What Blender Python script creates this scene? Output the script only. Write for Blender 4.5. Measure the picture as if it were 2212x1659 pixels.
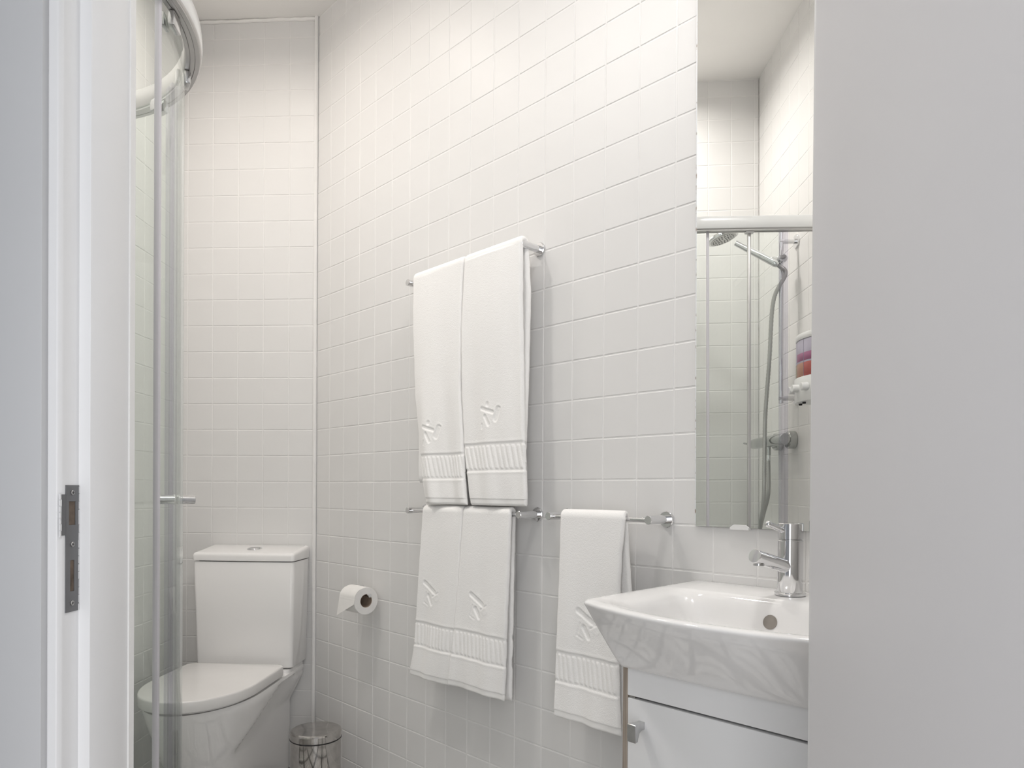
import bpy, bmesh, math, random
import numpy as np
from mathutils import Vector, Matrix

random.seed(7)
rng = np.random.default_rng(7)
SC = bpy.context.scene
for o in list(bpy.data.objects):
    bpy.data.objects.remove(o)
COL = SC.collection
PI = math.pi

# ---------------------------------------------------------------- frames
# right wall: plane x = 0 (room at x < 0), "s" runs along it from the far corner
# back wall: leaves the same corner at an angle; u runs along it, v out of it
ANG = 0.8263
U = Vector((-math.cos(ANG), math.sin(ANG), 0))
V = Vector((-math.sin(ANG), -math.cos(ANG), 0))
ROT_UV = math.atan2(U.y, U.x)
CEIL = 2.864
GRID0 = 0.09                      # height of the first full horizontal joint


def W(u, v, z=0.0):
    return U * u + V * v + Vector((0, 0, z))


# ---------------------------------------------------------------- camera
F_PX, CX, CY = 1542.961, 1106.0, 1070.461
yaw, pit, rol = 0.7663, -0.0061, 0.0067
fw = Vector((math.sin(yaw) * math.cos(pit), math.cos(yaw) * math.cos(pit), math.sin(pit)))
ri0 = Vector((math.cos(yaw), -math.sin(yaw), 0))
up0 = ri0.cross(fw)
ri = ri0 * math.cos(rol) + up0 * math.sin(rol)
up = -ri0 * math.sin(rol) + up0 * math.cos(rol)
CAM = Vector((-1.3577, -2.4924, 1.0607))
cd = bpy.data.cameras.new('camera')
cam = bpy.data.objects.new('camera', cd)
COL.objects.link(cam)
cam.matrix_world = Matrix((
    (ri.x, up.x, -fw.x, CAM.x), (ri.y, up.y, -fw.y, CAM.y), (ri.z, up.z, -fw.z, CAM.z), (0, 0, 0, 1)))
cd.sensor_fit = 'HORIZONTAL'
cd.sensor_width = 36.0
cd.lens = 36.0 * F_PX / 2212
cd.shift_y = (CY - 829.5) / 2212
cd.clip_start = 0.02
SC.camera = cam

# ---------------------------------------------------------------- world, exposure
wd = bpy.data.worlds.new('world')
SC.world = wd
wd.use_nodes = True
bg = wd.node_tree.nodes['Background']
bg.inputs[0].default_value = (0.86, 0.92, 1.0, 1)
bg.inputs[1].default_value = 0.36
SC.view_settings.view_transform = 'Standard'
SC.view_settings.look = 'None'
SC.view_settings.gamma = 1
SC.view_settings.use_curve_mapping = False
SC.view_settings.exposure = 0.24

# lamps: (position, watts, lens radius, colour)
SPREAD = 158
LAMPS = [(Vector((-0.47, -1.93, CEIL)), 5.6, 0.08, (1.0, 0.975, 0.95)),
         (W(0.20, 0.62, CEIL), 3.1, 0.08, (1.0, 0.92, 0.84)),
         (W(0.12, 1.22, CEIL), 6.5, 0.08, (1.0, 0.96, 0.92))]
# added fill light in a made-up hall window, opposite the bathroom door
FILL_WINDOW = (-0.95, 3.39, 1.05, 1.3, 2.0, 15.6, (0.96, 0.975, 1.0))


# ---------------------------------------------------------------- materials
def new_mat(name):
    m = bpy.data.materials.new(name)
    m.use_nodes = True
    nt = m.node_tree
    return m, nt, nt.nodes['Principled BSDF']


def principled(name, col, rough=0.5, metal=0.0, spec=0.5, coat=0.0, noise=0.0, nscale=20.0, bump=0.0, bscale=200.0, sheen=0.0, bdist=0.001):
    m, nt, b = new_mat(name)
    b.inputs['Base Color'].default_value = (*col, 1)
    b.inputs['Roughness'].default_value = rough
    b.inputs['Metallic'].default_value = metal
    b.inputs['Specular IOR Level'].default_value = spec
    b.inputs['Coat Weight'].default_value = coat
    b.inputs['Sheen Weight'].default_value = sheen
    tc = nt.nodes.new('ShaderNodeTexCoord')
    if noise > 0:
        n = nt.nodes.new('ShaderNodeTexNoise')
        n.inputs['Scale'].default_value = nscale
        n.inputs['Detail'].default_value = 4
        r = nt.nodes.new('ShaderNodeValToRGB')
        r.color_ramp.elements[0].position = 0.3
        r.color_ramp.elements[1].position = 0.7
        r.color_ramp.elements[0].color = (*[c * (1 - noise) for c in col], 1)
        r.color_ramp.elements[1].color = (*[min(1, c * (1 + noise * 0.5)) for c in col], 1)
        nt.links.new(tc.outputs['Object'], n.inputs['Vector'])
        nt.links.new(n.outputs['Fac'], r.inputs['Fac'])
        nt.links.new(r.outputs['Color'], b.inputs['Base Color'])
    if bump > 0:
        n2 = nt.nodes.new('ShaderNodeTexNoise')
        n2.inputs['Scale'].default_value = bscale
        n2.inputs['Detail'].default_value = 3
        bp = nt.nodes.new('ShaderNodeBump')
        bp.inputs['Strength'].default_value = bump
        bp.inputs['Distance'].default_value = bdist
        nt.links.new(tc.outputs['Object'], n2.inputs['Vector'])
        nt.links.new(n2.outputs['Fac'], bp.inputs['Height'])
        nt.links.new(bp.outputs['Normal'], b.inputs['Normal'])
    return m


M = {}
M['tile'] = principled('glazed_tile', (0.79, 0.782, 0.77), 0.44, noise=0.02, nscale=3.0, bump=0.03, bscale=14, bdist=0.004)
M['grout'] = principled('white_grout', (0.87, 0.86, 0.845), 0.8, noise=0.04, nscale=15, bump=0.3, bscale=300)
M['plaster'] = principled('ceiling_plaster', (0.93, 0.915, 0.89), 0.9, noise=0.02, nscale=4, bump=0.1, bscale=120)
M['paint'] = principled('white_gloss_paint', (0.84, 0.84, 0.845), 0.32, noise=0.015, nscale=6, bump=0.08, bscale=35, bdist=0.002)
M['door_paint'] = principled('white_door_paint', (0.83, 0.82, 0.835), 0.42, noise=0.015, nscale=3, bump=0.05, bscale=60)
M['hall_wall'] = principled('hall_wall_paint', (0.76, 0.77, 0.79), 0.85, noise=0.02, nscale=4, bump=0.1, bscale=90)
M['hall_floor'] = principled('hall_floor', (0.42, 0.36, 0.30), 0.45, noise=0.2, nscale=6)
M['ceramic'] = principled('white_ceramic', (0.90, 0.89, 0.88), 0.06, spec=0.85, noise=0.01, nscale=2)
M['seat_plastic'] = principled('white_seat_plastic', (0.85, 0.835, 0.82), 0.16, noise=0.01, nscale=2)
M['chrome'] = principled('chrome', (0.78, 0.78, 0.79), 0.05, metal=1.0, noise=0.03, nscale=8)
M['chrome_worn'] = principled('worn_chrome', (0.62, 0.62, 0.62), 0.2, metal=1.0, noise=0.12, nscale=60)
M['chrome_dull'] = principled('dull_chrome', (0.56, 0.57, 0.56), 0.12, metal=1.0, noise=0.05, nscale=20)
M['steel'] = principled('brushed_steel', (0.50, 0.49, 0.48), 0.38, metal=1.0, noise=0.08, nscale=25)
M['strike_steel'] = principled('grey_strike_steel', (0.19, 0.19, 0.195), 0.45, metal=0.5, noise=0.10, nscale=20)
M['bin_steel'] = principled('polished_bin_steel', (0.56, 0.54, 0.52), 0.1, metal=1.0, noise=0.14, nscale=45)
M['grey_seal'] = principled('lilac_grey_seal', (0.66, 0.645, 0.68), 0.3, noise=0.03, nscale=10)
M['black'] = principled('black_rubber', (0.02, 0.02, 0.022), 0.5, noise=0.1, nscale=30)
M['dark'] = principled('dark_recess', (0.03, 0.028, 0.026), 0.8, noise=0.2, nscale=40)
M['wood_recess'] = principled('raw_wood', (0.16, 0.12, 0.09), 0.8, noise=0.45, nscale=70)
M['alu'] = principled('satin_aluminium', (0.58, 0.57, 0.56), 0.35, metal=0.75, noise=0.03, nscale=8)
M['rail_white'] = principled('white_enamelled_rail', (0.82, 0.82, 0.81), 0.2, noise=0.02, nscale=5)
M['white_plastic'] = principled('white_plastic', (0.84, 0.84, 0.83), 0.3, noise=0.02, nscale=10)
M['melamine'] = principled('white_melamine', (0.83, 0.83, 0.83), 0.3, noise=0.015, nscale=6)
M['paper'] = principled('tissue_paper', (0.86, 0.845, 0.82), 0.95, noise=0.02, nscale=30, bump=0.25, bscale=500)
M['cardboard'] = principled('brown_cardboard', (0.36, 0.28, 0.22), 0.9, noise=0.15, nscale=60)
M['pot'] = principled('white_tray_acrylic', (0.82, 0.82, 0.81), 0.2, noise=0.01, nscale=4)
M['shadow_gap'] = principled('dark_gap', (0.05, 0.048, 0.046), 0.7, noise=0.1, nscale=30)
M['label_lilac'] = principled('lilac_label', (0.47, 0.44, 0.53), 0.35, noise=0.12, nscale=14)
M['label_magenta'] = principled('magenta_label', (0.36, 0.13, 0.24), 0.35, noise=0.25, nscale=12)
M['label_red'] = principled('red_soap', (0.42, 0.10, 0.09), 0.25, noise=0.12, nscale=12)
M['label_orange'] = principled('orange_soap', (0.47, 0.24, 0.16), 0.25, noise=0.12, nscale=12)
M['label_olive'] = principled('olive_soap', (0.40, 0.34, 0.22), 0.25, noise=0.12, nscale=12)


def towel_mat():
    m, nt, b = new_mat('white_terry')
    b.inputs['Base Color'].default_value = (0.97, 0.958, 0.94, 1)
    b.inputs['Roughness'].default_value = 0.95
    b.inputs['Sheen Weight'].default_value = 0.1
    b.inputs['Specular IOR Level'].default_value = 0.1
    tc = nt.nodes.new('ShaderNodeTexCoord')
    v = nt.nodes.new('ShaderNodeTexVoronoi')
    v.inputs['Scale'].default_value = 420
    n = nt.nodes.new('ShaderNodeTexNoise')
    n.inputs['Scale'].default_value = 160
    n.inputs['Detail'].default_value = 5
    mx = nt.nodes.new('ShaderNodeMath')
    mx.operation = 'ADD'
    bp = nt.nodes.new('ShaderNodeBump')
    bp.inputs['Strength'].default_value = 0.28
    bp.inputs['Distance'].default_value = 0.0013
    for t in (v, n):
        nt.links.new(tc.outputs['Object'], t.inputs['Vector'])
    nt.links.new(v.outputs['Distance'], mx.inputs[0])
    nt.links.new(n.outputs['Fac'], mx.inputs[1])
    nt.links.new(mx.outputs[0], bp.inputs['Height'])
    nt.links.new(bp.outputs['Normal'], b.inputs['Normal'])
    return m


M['towel'] = towel_mat()
M['hem'] = principled('flat_cotton_hem', (0.92, 0.91, 0.89), 0.9, noise=0.02, nscale=60, bump=0.2, bscale=700)


def ply_mat():
    m, nt, b = new_mat('ply_edge')
    tc = nt.nodes.new('ShaderNodeTexCoord')
    mp = nt.nodes.new('ShaderNodeMapping')
    mp.inputs['Scale'].default_value = (260, 60, 6)
    n = nt.nodes.new('ShaderNodeTexNoise')
    n.inputs['Scale'].default_value = 1.0
    n.inputs['Detail'].default_value = 4
    r = nt.nodes.new('ShaderNodeValToRGB')
    r.color_ramp.elements[0].position = 0.35
    r.color_ramp.elements[1].position = 0.65
    r.color_ramp.elements[0].color = (0.25, 0.205, 0.165, 1)
    r.color_ramp.elements[1].color = (0.42, 0.36, 0.30, 1)
    nt.links.new(tc.outputs['Object'], mp.inputs['Vector'])
    nt.links.new(mp.outputs['Vector'], n.inputs['Vector'])
    nt.links.new(n.outputs['Fac'], r.inputs['Fac'])
    nt.links.new(r.outputs['Color'], b.inputs['Base Color'])
    b.inputs['Roughness'].default_value = 0.6
    return m


M['ply'] = ply_mat()
M['overflow'] = principled('overflow_throat', (0.30, 0.27, 0.24), 0.5, noise=0.1, nscale=40)


def floor_mat():
    # printed cement tiles: pale ground, darker borders and a wavy motif
    m, nt, b = new_mat('patterned_floor')
    tc = nt.nodes.new('ShaderNodeTexCoord')
    br = nt.nodes.new('ShaderNodeTexBrick')
    br.offset = 0
    br.inputs['Scale'].default_value = 1
    br.inputs['Brick Width'].default_value = 0.2
    br.inputs['Row Height'].default_value = 0.2
    br.inputs['Mortar Size'].default_value = 0.016
    br.inputs['Color1'].default_value = (0.90, 0.89, 0.875, 1)
    br.inputs['Color2'].default_value = (0.85, 0.84, 0.82, 1)
    br.inputs['Mortar'].default_value = (0.03, 0.03, 0.03, 1)
    wv = nt.nodes.new('ShaderNodeTexWave')
    wv.inputs['Scale'].default_value = 9
    wv.inputs['Distortion'].default_value = 7
    wv.inputs['Detail'].default_value = 1.5
    wv.inputs['Detail Scale'].default_value = 1.2
    rp = nt.nodes.new('ShaderNodeValToRGB')
    rp.color_ramp.elements[0].position = 0.24
    rp.color_ramp.elements[1].position = 0.32
    rp.color_ramp.elements[0].color = (0.12, 0.12, 0.12, 1)
    rp.color_ramp.elements[1].color = (1, 1, 1, 1)
    mx = nt.nodes.new('ShaderNodeMix')
    mx.data_type = 'RGBA'
    mx.blend_type = 'MULTIPLY'
    mx.inputs['Factor'].default_value = 1
    for t in (br, wv):
        nt.links.new(tc.outputs['Object'], t.inputs['Vector'])
    nt.links.new(wv.outputs['Fac'], rp.inputs['Fac'])
    nt.links.new(br.outputs['Color'], mx.inputs[6])
    nt.links.new(rp.outputs['Color'], mx.inputs[7])
    nt.links.new(mx.outputs[2], b.inputs['Base Color'])
    b.inputs['Roughness'].default_value = 0.4
    return m


M['floor'] = floor_mat()


def glass_mat(name, tint, maxrefl=1.0):
    # clear pane: straight transmission plus a facing-dependent mirror layer
    m = bpy.data.materials.new(name)
    m.use_nodes = True
    nt = m.node_tree
    nt.nodes.clear()
    out = nt.nodes.new('ShaderNodeOutputMaterial')
    tr = nt.nodes.new('ShaderNodeBsdfTransparent')
    tr.inputs[0].default_value = (*tint, 1)
    gl = nt.nodes.new('ShaderNodeBsdfGlossy')
    gl.inputs['Roughness'].default_value = 0.0
    gl.inputs['Color'].default_value = (0.95, 0.97, 0.96, 1)
    lw = nt.nodes.new('ShaderNodeLayerWeight')
    lw.inputs['Blend'].default_value = 0.5
    pw = nt.nodes.new('ShaderNodeMath')
    pw.operation = 'POWER'
    pw.inputs[1].default_value = 5
    ma = nt.nodes.new('ShaderNodeMath')
    ma.operation = 'MULTIPLY_ADD'
    ma.inputs[1].default_value = 0.90 * maxrefl
    ma.inputs[2].default_value = 0.032
    mx = nt.nodes.new('ShaderNodeMixShader')
    nt.links.new(lw.outputs['Facing'], pw.inputs[0])
    nt.links.new(pw.outputs[0], ma.inputs[0])
    nt.links.new(ma.outputs[0], mx.inputs[0])
    nt.links.new(tr.outputs[0], mx.inputs[1])
    nt.links.new(gl.outputs[0], mx.inputs[2])
    nt.links.new(mx.outputs[0], out.inputs[0])
    return m


M['glass'] = glass_mat('shower_glass', (0.968, 0.984, 0.975), 0.7)
M['seal'] = glass_mat('clear_seal', (0.90, 0.895, 0.93), 0.6)


def mirror_mat():
    m, nt, b = new_mat('mirror_silvering')
    b.inputs['Base Color'].default_value = (0.965, 0.972, 0.96, 1)
    b.inputs['Metallic'].default_value = 1
    b.inputs['Roughness'].default_value = 0.0
    return m


M['mirror'] = mirror_mat()


def mirror_edge_mat():
    m, nt, b = new_mat('mirror_edge')
    tc = nt.nodes.new('ShaderNodeTexCoord')
    n = nt.nodes.new('ShaderNodeTexNoise')
    n.inputs['Scale'].default_value = 45
    n.inputs['Detail'].default_value = 6
    r = nt.nodes.new('ShaderNodeValToRGB')
    e = r.color_ramp.elements
    e[0].position = 0.34
    e[0].color = (0.22, 0.13, 0.07, 1)
    e[1].position = 0.47
    e[1].color = (0.86, 0.87, 0.88, 1)
    nt.links.new(tc.outputs['Object'], n.inputs['Vector'])
    nt.links.new(n.outputs['Fac'], r.inputs['Fac'])
    nt.links.new(r.outputs['Color'], b.inputs['Base Color'])
    b.inputs['Roughness'].default_value = 0.25
    return m


M['mirror_edge'] = mirror_edge_mat()


def emit_mat(name, col, s):
    m = bpy.data.materials.new(name)
    m.use_nodes = True
    nt = m.node_tree
    nt.nodes.clear()
    out = nt.nodes.new('ShaderNodeOutputMaterial')
    e = nt.nodes.new('ShaderNodeEmission')
    e.inputs[0].default_value = (*col, 1)
    e.inputs[1].default_value = s
    nt.links.new(e.outputs[0], out.inputs[0])
    return m


M['lamp'] = emit_mat('lamp_lens', (1.0, 0.95, 0.88), 6.0)


# ---------------------------------------------------------------- mesh helpers
def finish(bm, name, mats, parent=None, smooth=True, ang=35):
    me = bpy.data.meshes.new(name)
    bmesh.ops.recalc_face_normals(bm, faces=bm.faces[:])
    bm.to_mesh(me)
    bm.free()
    if not isinstance(mats, (list, tuple)):
        mats = [mats]
    for m in mats:
        me.materials.append(M[m])
    if smooth:
        me.shade_smooth()
        me.set_sharp_from_angle(angle=math.radians(ang))
    o = bpy.data.objects.new(name, me)
    COL.objects.link(o)
    if parent:
        o.parent = parent
    return o


def BM():
    return bmesh.new()


def box(bm, a, b, bev=0.0, seg=2, mat=0, mtx=None):
    x0, y0, z0 = [min(p, q) for p, q in zip(a, b)]
    x1, y1, z1 = [max(p, q) for p, q in zip(a, b)]
    t = bmesh.new()
    vs = [t.verts.new(p) for p in ((x0, y0, z0), (x1, y0, z0), (x1, y1, z0), (x0, y1, z0), (x0, y0, z1), (x1, y0, z1), (x1, y1, z1), (x0, y1, z1))]
    for f in ((0, 3, 2, 1), (4, 5, 6, 7), (0, 1, 5, 4), (1, 2, 6, 5), (2, 3, 7, 6), (3, 0, 4, 7)):
        t.faces.new([vs[i] for i in f])
    if bev > 0:
        bmesh.ops.bevel(t, geom=t.edges[:], offset=bev, segments=seg, affect='EDGES', profile=0.5)
    merge(bm, t, mat, mtx)


def merge(bm, t, mat=0, mtx=None):
    if mtx is not None:
        bmesh.ops.transform(t, matrix=mtx, verts=t.verts[:])
    mp = {}
    for v in t.verts:
        mp[v] = bm.verts.new(v.co)
    for f in t.faces:
        try:
            nf = bm.faces.new([mp[v] for v in f.verts])
            nf.material_index = mat
        except ValueError:
            pass
    t.free()


def loft(bm, rings, close=True, cap0=True, cap1=True, mat=0):
    rv = [[bm.verts.new(p) for p in r] for r in rings]
    n = len(rv[0])
    for a, b in zip(rv[:-1], rv[1:]):
        for i in range(n if close else n - 1):
            j = (i + 1) % n
            f = bm.faces.new((a[i], a[j], b[j], b[i]))
            f.material_index = mat
    if cap0:
        bm.faces.new(rv[0][::-1]).material_index = mat
    if cap1:
        bm.faces.new(rv[-1]).material_index = mat
    return rv


def frame_of(d):
    d = d.normalized()
    a = Vector((0, 0, 1)) if abs(d.z) < 0.9 else Vector((1, 0, 0))
    x = d.cross(a).normalized()
    return x, d.cross(x).normalized()


def tube(bm, pts, rad, n=16, mat=0, cap=True):
    pts = [Vector(p) for p in pts]
    rads = rad if isinstance(rad, (list, tuple)) else [rad] * len(pts)
    rings = []
    x = None
    for i, p in enumerate(pts):
        d = pts[min(i + 1, len(pts) - 1)] - pts[max(i - 1, 0)]
        if d.length < 1e-9:
            d = Vector((0, 0, 1))
        if x is None:
            x, y = frame_of(d)
        else:
            dn = d.normalized()
            x = (x - dn * x.dot(dn)).normalized()
            y = dn.cross(x)
        rings.append([p + (x * math.cos(2 * PI * k / n) + y * math.sin(2 * PI * k / n)) * rads[i] for k in range(n)])
    loft(bm, rings, True, cap, cap, mat)


def rod(bm, a, b, r, n=24, bev=0.0008, mat=0):
    """cylinder with slightly eased rims"""
    a, b = Vector(a), Vector(b)
    d = (b - a).normalized()
    e = min(bev, r * 0.4)
    x, y = frame_of(d)
    rings = []
    for p, rr in ((a, r - e), (a + d * e, r), (b - d * e, r), (b, r - e)):
        rings.append([p + (x * math.cos(2 * PI * k / n) + y * math.sin(2 * PI * k / n)) * rr for k in range(n)])
    loft(bm, rings, True, True, True, mat)


def lathe(bm, prof, n=48, mat=0, mtx=None):
    t = bmesh.new()
    rings = [[Vector((r * math.cos(2 * PI * k / n), r * math.sin(2 * PI * k / n), z)) for k in range(n)] for r, z in prof]
    loft(t, rings, True, True, True)
    merge(bm, t, mat, mtx)


def extrude_poly(bm, poly, z0, z1, mat=0, bev=0.0):
    t = bmesh.new()
    loft(t, [[Vector((x, y, z)) for x, y in poly] for z in (z0, z1)])
    if bev:
        bmesh.ops.recalc_face_normals(t, faces=t.faces[:])
        es = [e for e in t.edges if abs(e.verts[0].co.z - e.verts[1].co.z) > 1e-6]
        bmesh.ops.bevel(t, geom=es, offset=bev, segments=2, affect='EDGES', profile=0.5)
    merge(bm, t, mat)


def sph(bm, c, r, mat=0, sx=1, sy=1, sz=1, seg=20):
    t = bmesh.new()
    bmesh.ops.create_uvsphere(t, u_segments=seg, v_segments=seg // 2, radius=r)
    bmesh.ops.scale(t, vec=(sx, sy, sz), verts=t.verts[:])
    bmesh.ops.translate(t, vec=c, verts=t.verts[:])
    merge(bm, t, mat)


def smoothpath(pts, n):
    """Catmull-Rom resample"""
    P = [Vector(p) for p in pts]
    P = [P[0] * 2 - P[1]] + P + [P[-1] * 2 - P[-2]]
    out = []
    segs = len(P) - 3
    for i in range(n):
        t = i / (n - 1) * segs
        k = min(int(t), segs - 1)
        f = t - k
        p0, p1, p2, p3 = P[k:k + 4]
        out.append(0.5 * ((2 * p1) + (p2 - p0) * f + (2 * p0 - 5 * p1 + 4 * p2 - p3) * f * f + (-p0 + 3 * p1 - 3 * p2 + p3) * f ** 3))
    return out


def tag(o, label, cat, group=None):
    o['label'] = label
    o['category'] = cat
    if group:
        o['group'] = group
    return o


def thing(name, label, cat, loc, rot=0.0, group=None):
    o = bpy.data.objects.new(name, None)
    o.empty_display_size = 0.05
    COL.objects.link(o)
    o.location = loc
    o.rotation_euler = (0, 0, rot)
    return tag(o, label, cat, group)


def copy_tree(o, parent=None):
    c = o.copy()
    COL.objects.link(c)
    if parent:
        c.parent = parent
    for ch in list(o.children):
        copy_tree(ch, c)
    return c


def struct(o, label=None):
    o['kind'] = 'structure'
    if label:
        o['label'] = label
    return o


ROT_R = -PI / 2          # right-wall frame: local x = s along the wall, local y = out through the wall (room is y < 0)


def wall_frame_root(name, label, cat, s, z, group=None):
    return thing(name, label, cat, Vector((0, -s, z)), ROT_R, group)


def uv_root(name, label, cat, u, v, z, group=None):
    return thing(name, label, cat, W(u, v, z), ROT_UV, group)


def struct_empty(name, loc=(0, 0, 0), rot=0.0):
    o = bpy.data.objects.new(name, None)
    o.empty_display_size = 0.05
    COL.objects.link(o)
    o.location = loc
    o.rotation_euler = (0, 0, rot)
    o['kind'] = 'structure'
    return o


# ================================================================ ROOM SHELL
P_LB = W(0.535, 0)            # back-left corner
P_LF = W(0.455, 1.788)        # front-left corner
s_rf = 1.788 / math.cos(ANG)  # where the doorway wall meets the right wall
P_RF = Vector((0, -s_rf, 0))
u_rf = P_RF.dot(U)


def poly_slab(name, pts, z0, z1, mat):
    bm = BM()
    loft(bm, [[Vector((p.x, p.y, z)) for p in pts] for z in (z0, z1)])
    return finish(bm, name, mat, smooth=False)


# bathroom floor + ceiling, the outline slightly under the walls
out = [Vector((0.06, 0.03, 0)), P_LB + U * 0.06 - V * 0.06, P_LF + U * 0.06 + V * 0.06, P_RF + V * 0.06 + Vector((0.06, 0, 0))]
struct(poly_slab('floor', out, -0.12, 0.0, 'floor'))
struct(poly_slab('ceiling', out, CEIL, CEIL + 0.12, 'plaster'), 'plain white plaster ceiling over the bathroom')

TILE_CACHE = {}


def tile_mesh(w, h):
    key = (round(w, 4), round(h, 4))
    if key in TILE_CACHE:
        return TILE_CACHE[key]
    b, d, t = 0.0014, 0.0007, 0.004
    x, y = w / 2, h / 2
    vs = [(-x, -y, -t), (x, -y, -t), (x, y, -t), (-x, y, -t),
          (-x, -y, -d), (x, -y, -d), (x, y, -d), (-x, y, -d),
          (-x + b, -y + b, 0), (x - b, -y + b, 0), (x - b, y - b, 0), (-x + b, y - b, 0)]
    fs = [(8, 9, 10, 11)]
    for i in range(4):
        j = (i + 1) % 4
        fs.append((i, j, 4 + j, 4 + i))
        fs.append((4 + i, 4 + j, 8 + j, 8 + i))
    me = bpy.data.meshes.new('tile')
    me.from_pydata(vs, [], fs)
    me.materials.append(M['tile'])
    TILE_CACHE[key] = me
    return me


JOINT = 0.0032


def joints_z():
    e = [0.0] + [GRID0 + 0.1 * k for k in range(0, 28)]
    e = [q for q in e if q < CEIL - 0.012] + [CEIL - 0.003]
    return e


def tiled_wall(name, origin, adir, ndir, length, cols, rows, pick, thick=0.10):
    """wall slab with recessed grout face; tiles in front, the picked ones single objects, the rest one part"""
    root_m = Matrix((
        (adir.x, 0, ndir.x, origin.x), (adir.y, 0, ndir.y, origin.y), (0, 1, 0, 0), (0, 0, 0, 1)))
    bm = BM()
    box(bm, (-0.0, 0, -thick), (length, CEIL + 0.05, -0.0011), mtx=root_m)
    wall = struct(finish(bm, name, 'grout', smooth=False))
    rest = BM()
    r = random.Random(hash(name) % 1000)
    r = random.Random(sum(map(ord, name)))
    for i in range(len(cols) - 1):
        for j in range(len(rows) - 1):
            a0, a1, z0, z1 = cols[i], cols[i + 1], rows[j], rows[j + 1]
            w, h = a1 - a0 - JOINT, z1 - z0 - JOINT
            if w < 0.006 or h < 0.006:
                continue
            me = tile_mesh(w, h)
            local = Matrix.Translation(((a0 + a1) / 2, (z0 + z1) / 2, r.uniform(-0.0002, 0.0002))) @ \
                Matrix.Rotation(r.gauss(0, 0.0014), 4, 'X') @ Matrix.Rotation(r.gauss(0, 0.0014), 4, 'Y')
            mt = root_m @ local
            if pick(i, j, (a0 + a1) / 2, (z0 + z1) / 2):
                o = bpy.data.objects.new('tile', me)
                COL.objects.link(o)
                o.parent = wall
                o.matrix_world = mt
            else:
                t = bmesh.new()
                t.from_mesh(me)
                merge(rest, t, 0, mt)
    if len(rest.verts):
        o = finish(rest, 'remaining_tiles', 'tile', wall, smooth=False)
        o['kind'] = 'stuff'
    else:
        rest.free()
    return wall


RZ = joints_z()

# right wall: pick the 300 tiles that stand nearest the camera and in view
cR = [0.0] + [0.098 + 0.1 * k for k in range(0, 26)]
cR = [c for c in cR if c < s_rf - 0.02] + [s_rf]


def view_area(p, hw=0.05):
    d = p - CAM
    q = d.dot(fw)
    if q < 0.1:
        return 0
    x = CX + F_PX * d.dot(ri) / q
    y = CY - F_PX * d.dot(up) / q
    if x < 640 or x > 1760 or y < -40 or y > 1690:
        return 0
    return 1 / (q * q)


def hidden_R(s, z):
    if 0.72 < s < 1.17 and 0.55 < z < 1.68:
        return True
    if 1.33 < s < 1.5 and 0.55 < z < 0.98:
        return True
    if s > 1.69 and 1.03 < z < 2.4:
        return True
    if s > 1.60 and z < 0.82:
        return True
    return False


cand = []
for i in range(len(cR) - 1):
    for j in range(len(RZ) - 1):
        s_, z_ = (cR[i] + cR[i + 1]) / 2, (RZ[j] + RZ[j + 1]) / 2
        a = view_area(Vector((0, -s_, z_))) * (cR[i + 1] - cR[i]) * (RZ[j + 1] - RZ[j])
        if a > 0 and not hidden_R(s_, z_):
            cand.append((a, i, j))
cand.sort(reverse=True)
pickR = {(i, j) for _, i, j in cand[:300]}
tiled_wall('wall_right', Vector((0, 0, 0)), Vector((0, -1, 0)), Vector((-1, 0, 0)), s_rf, cR, RZ, lambda i, j, a, z: (i, j) in pickR)

# back wall
cB = [0.012] + [0.11 + 0.1 * k for k in range(5)] + [0.535]
tiled_wall('wall_back', Vector((0, 0, 0)), U, V, 0.535, cB, RZ, lambda i, j, a, z: True)

# left wall (runs slightly inward towards the door)
dL = (P_LF - P_LB)
lenL = dL.length
dL.normalize()
nL = Vector((dL.y, -dL.x, 0))
if nL.dot(U) > 0:
    nL = -nL
cL = [0.0] + [0.07 + 0.1 * k for k in range(40)]
cL = [c for c in cL if c < lenL - 0.015] + [lenL]
tiled_wall('wall_left', P_LB, dL, nL, lenL, cL, RZ, lambda i, j, a, z: a < 0.47 or a > 1.25)

# doorway wall, in three tiled pieces round the opening
V_T = 1.788
O_L, O_R = -0.367, -1.226      # tile ends at the opening
DOOR_H = 2.06
cD1 = [0.0] + [0.075 + 0.1 * k for k in range(9)]
lenD1 = 0.455 - O_L
cD1 = [c for c in cD1 if c < lenD1 - 0.012] + [lenD1]
tiled_wall('wall_front_left', W(0.455, V_T), -U, -V, lenD1, cD1, RZ, lambda i, j, a, z: True, thick=0.012)
lenD2 = O_R - u_rf
cD2 = [0.1 * k for k in range(9)]
cD2 = [c for c in cD2 if c < lenD2 - 0.012] + [lenD2]
tiled_wall('wall_front_right', W(O_R, V_T), -U, -V, lenD2, cD2, RZ, lambda i, j, a, z: False, thick=0.012)
cD3 = [0.1 * k for k in range(9)]
lenD3 = O_L - O_R
cD3 = [c for c in cD3 if c < lenD3 - 0.012] + [lenD3]
rz3 = [DOOR_H + 0.03] + [z for z in RZ if z > DOOR_H + 0.06]


def masonry(name, poly, z0, z1, mat):
    bm = BM()
    loft(bm, [[W(u_, v_, z) for u_, v_ in poly] for z in (z0, z1)])
    return struct(finish(bm, name, mat, smooth=False))


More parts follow.
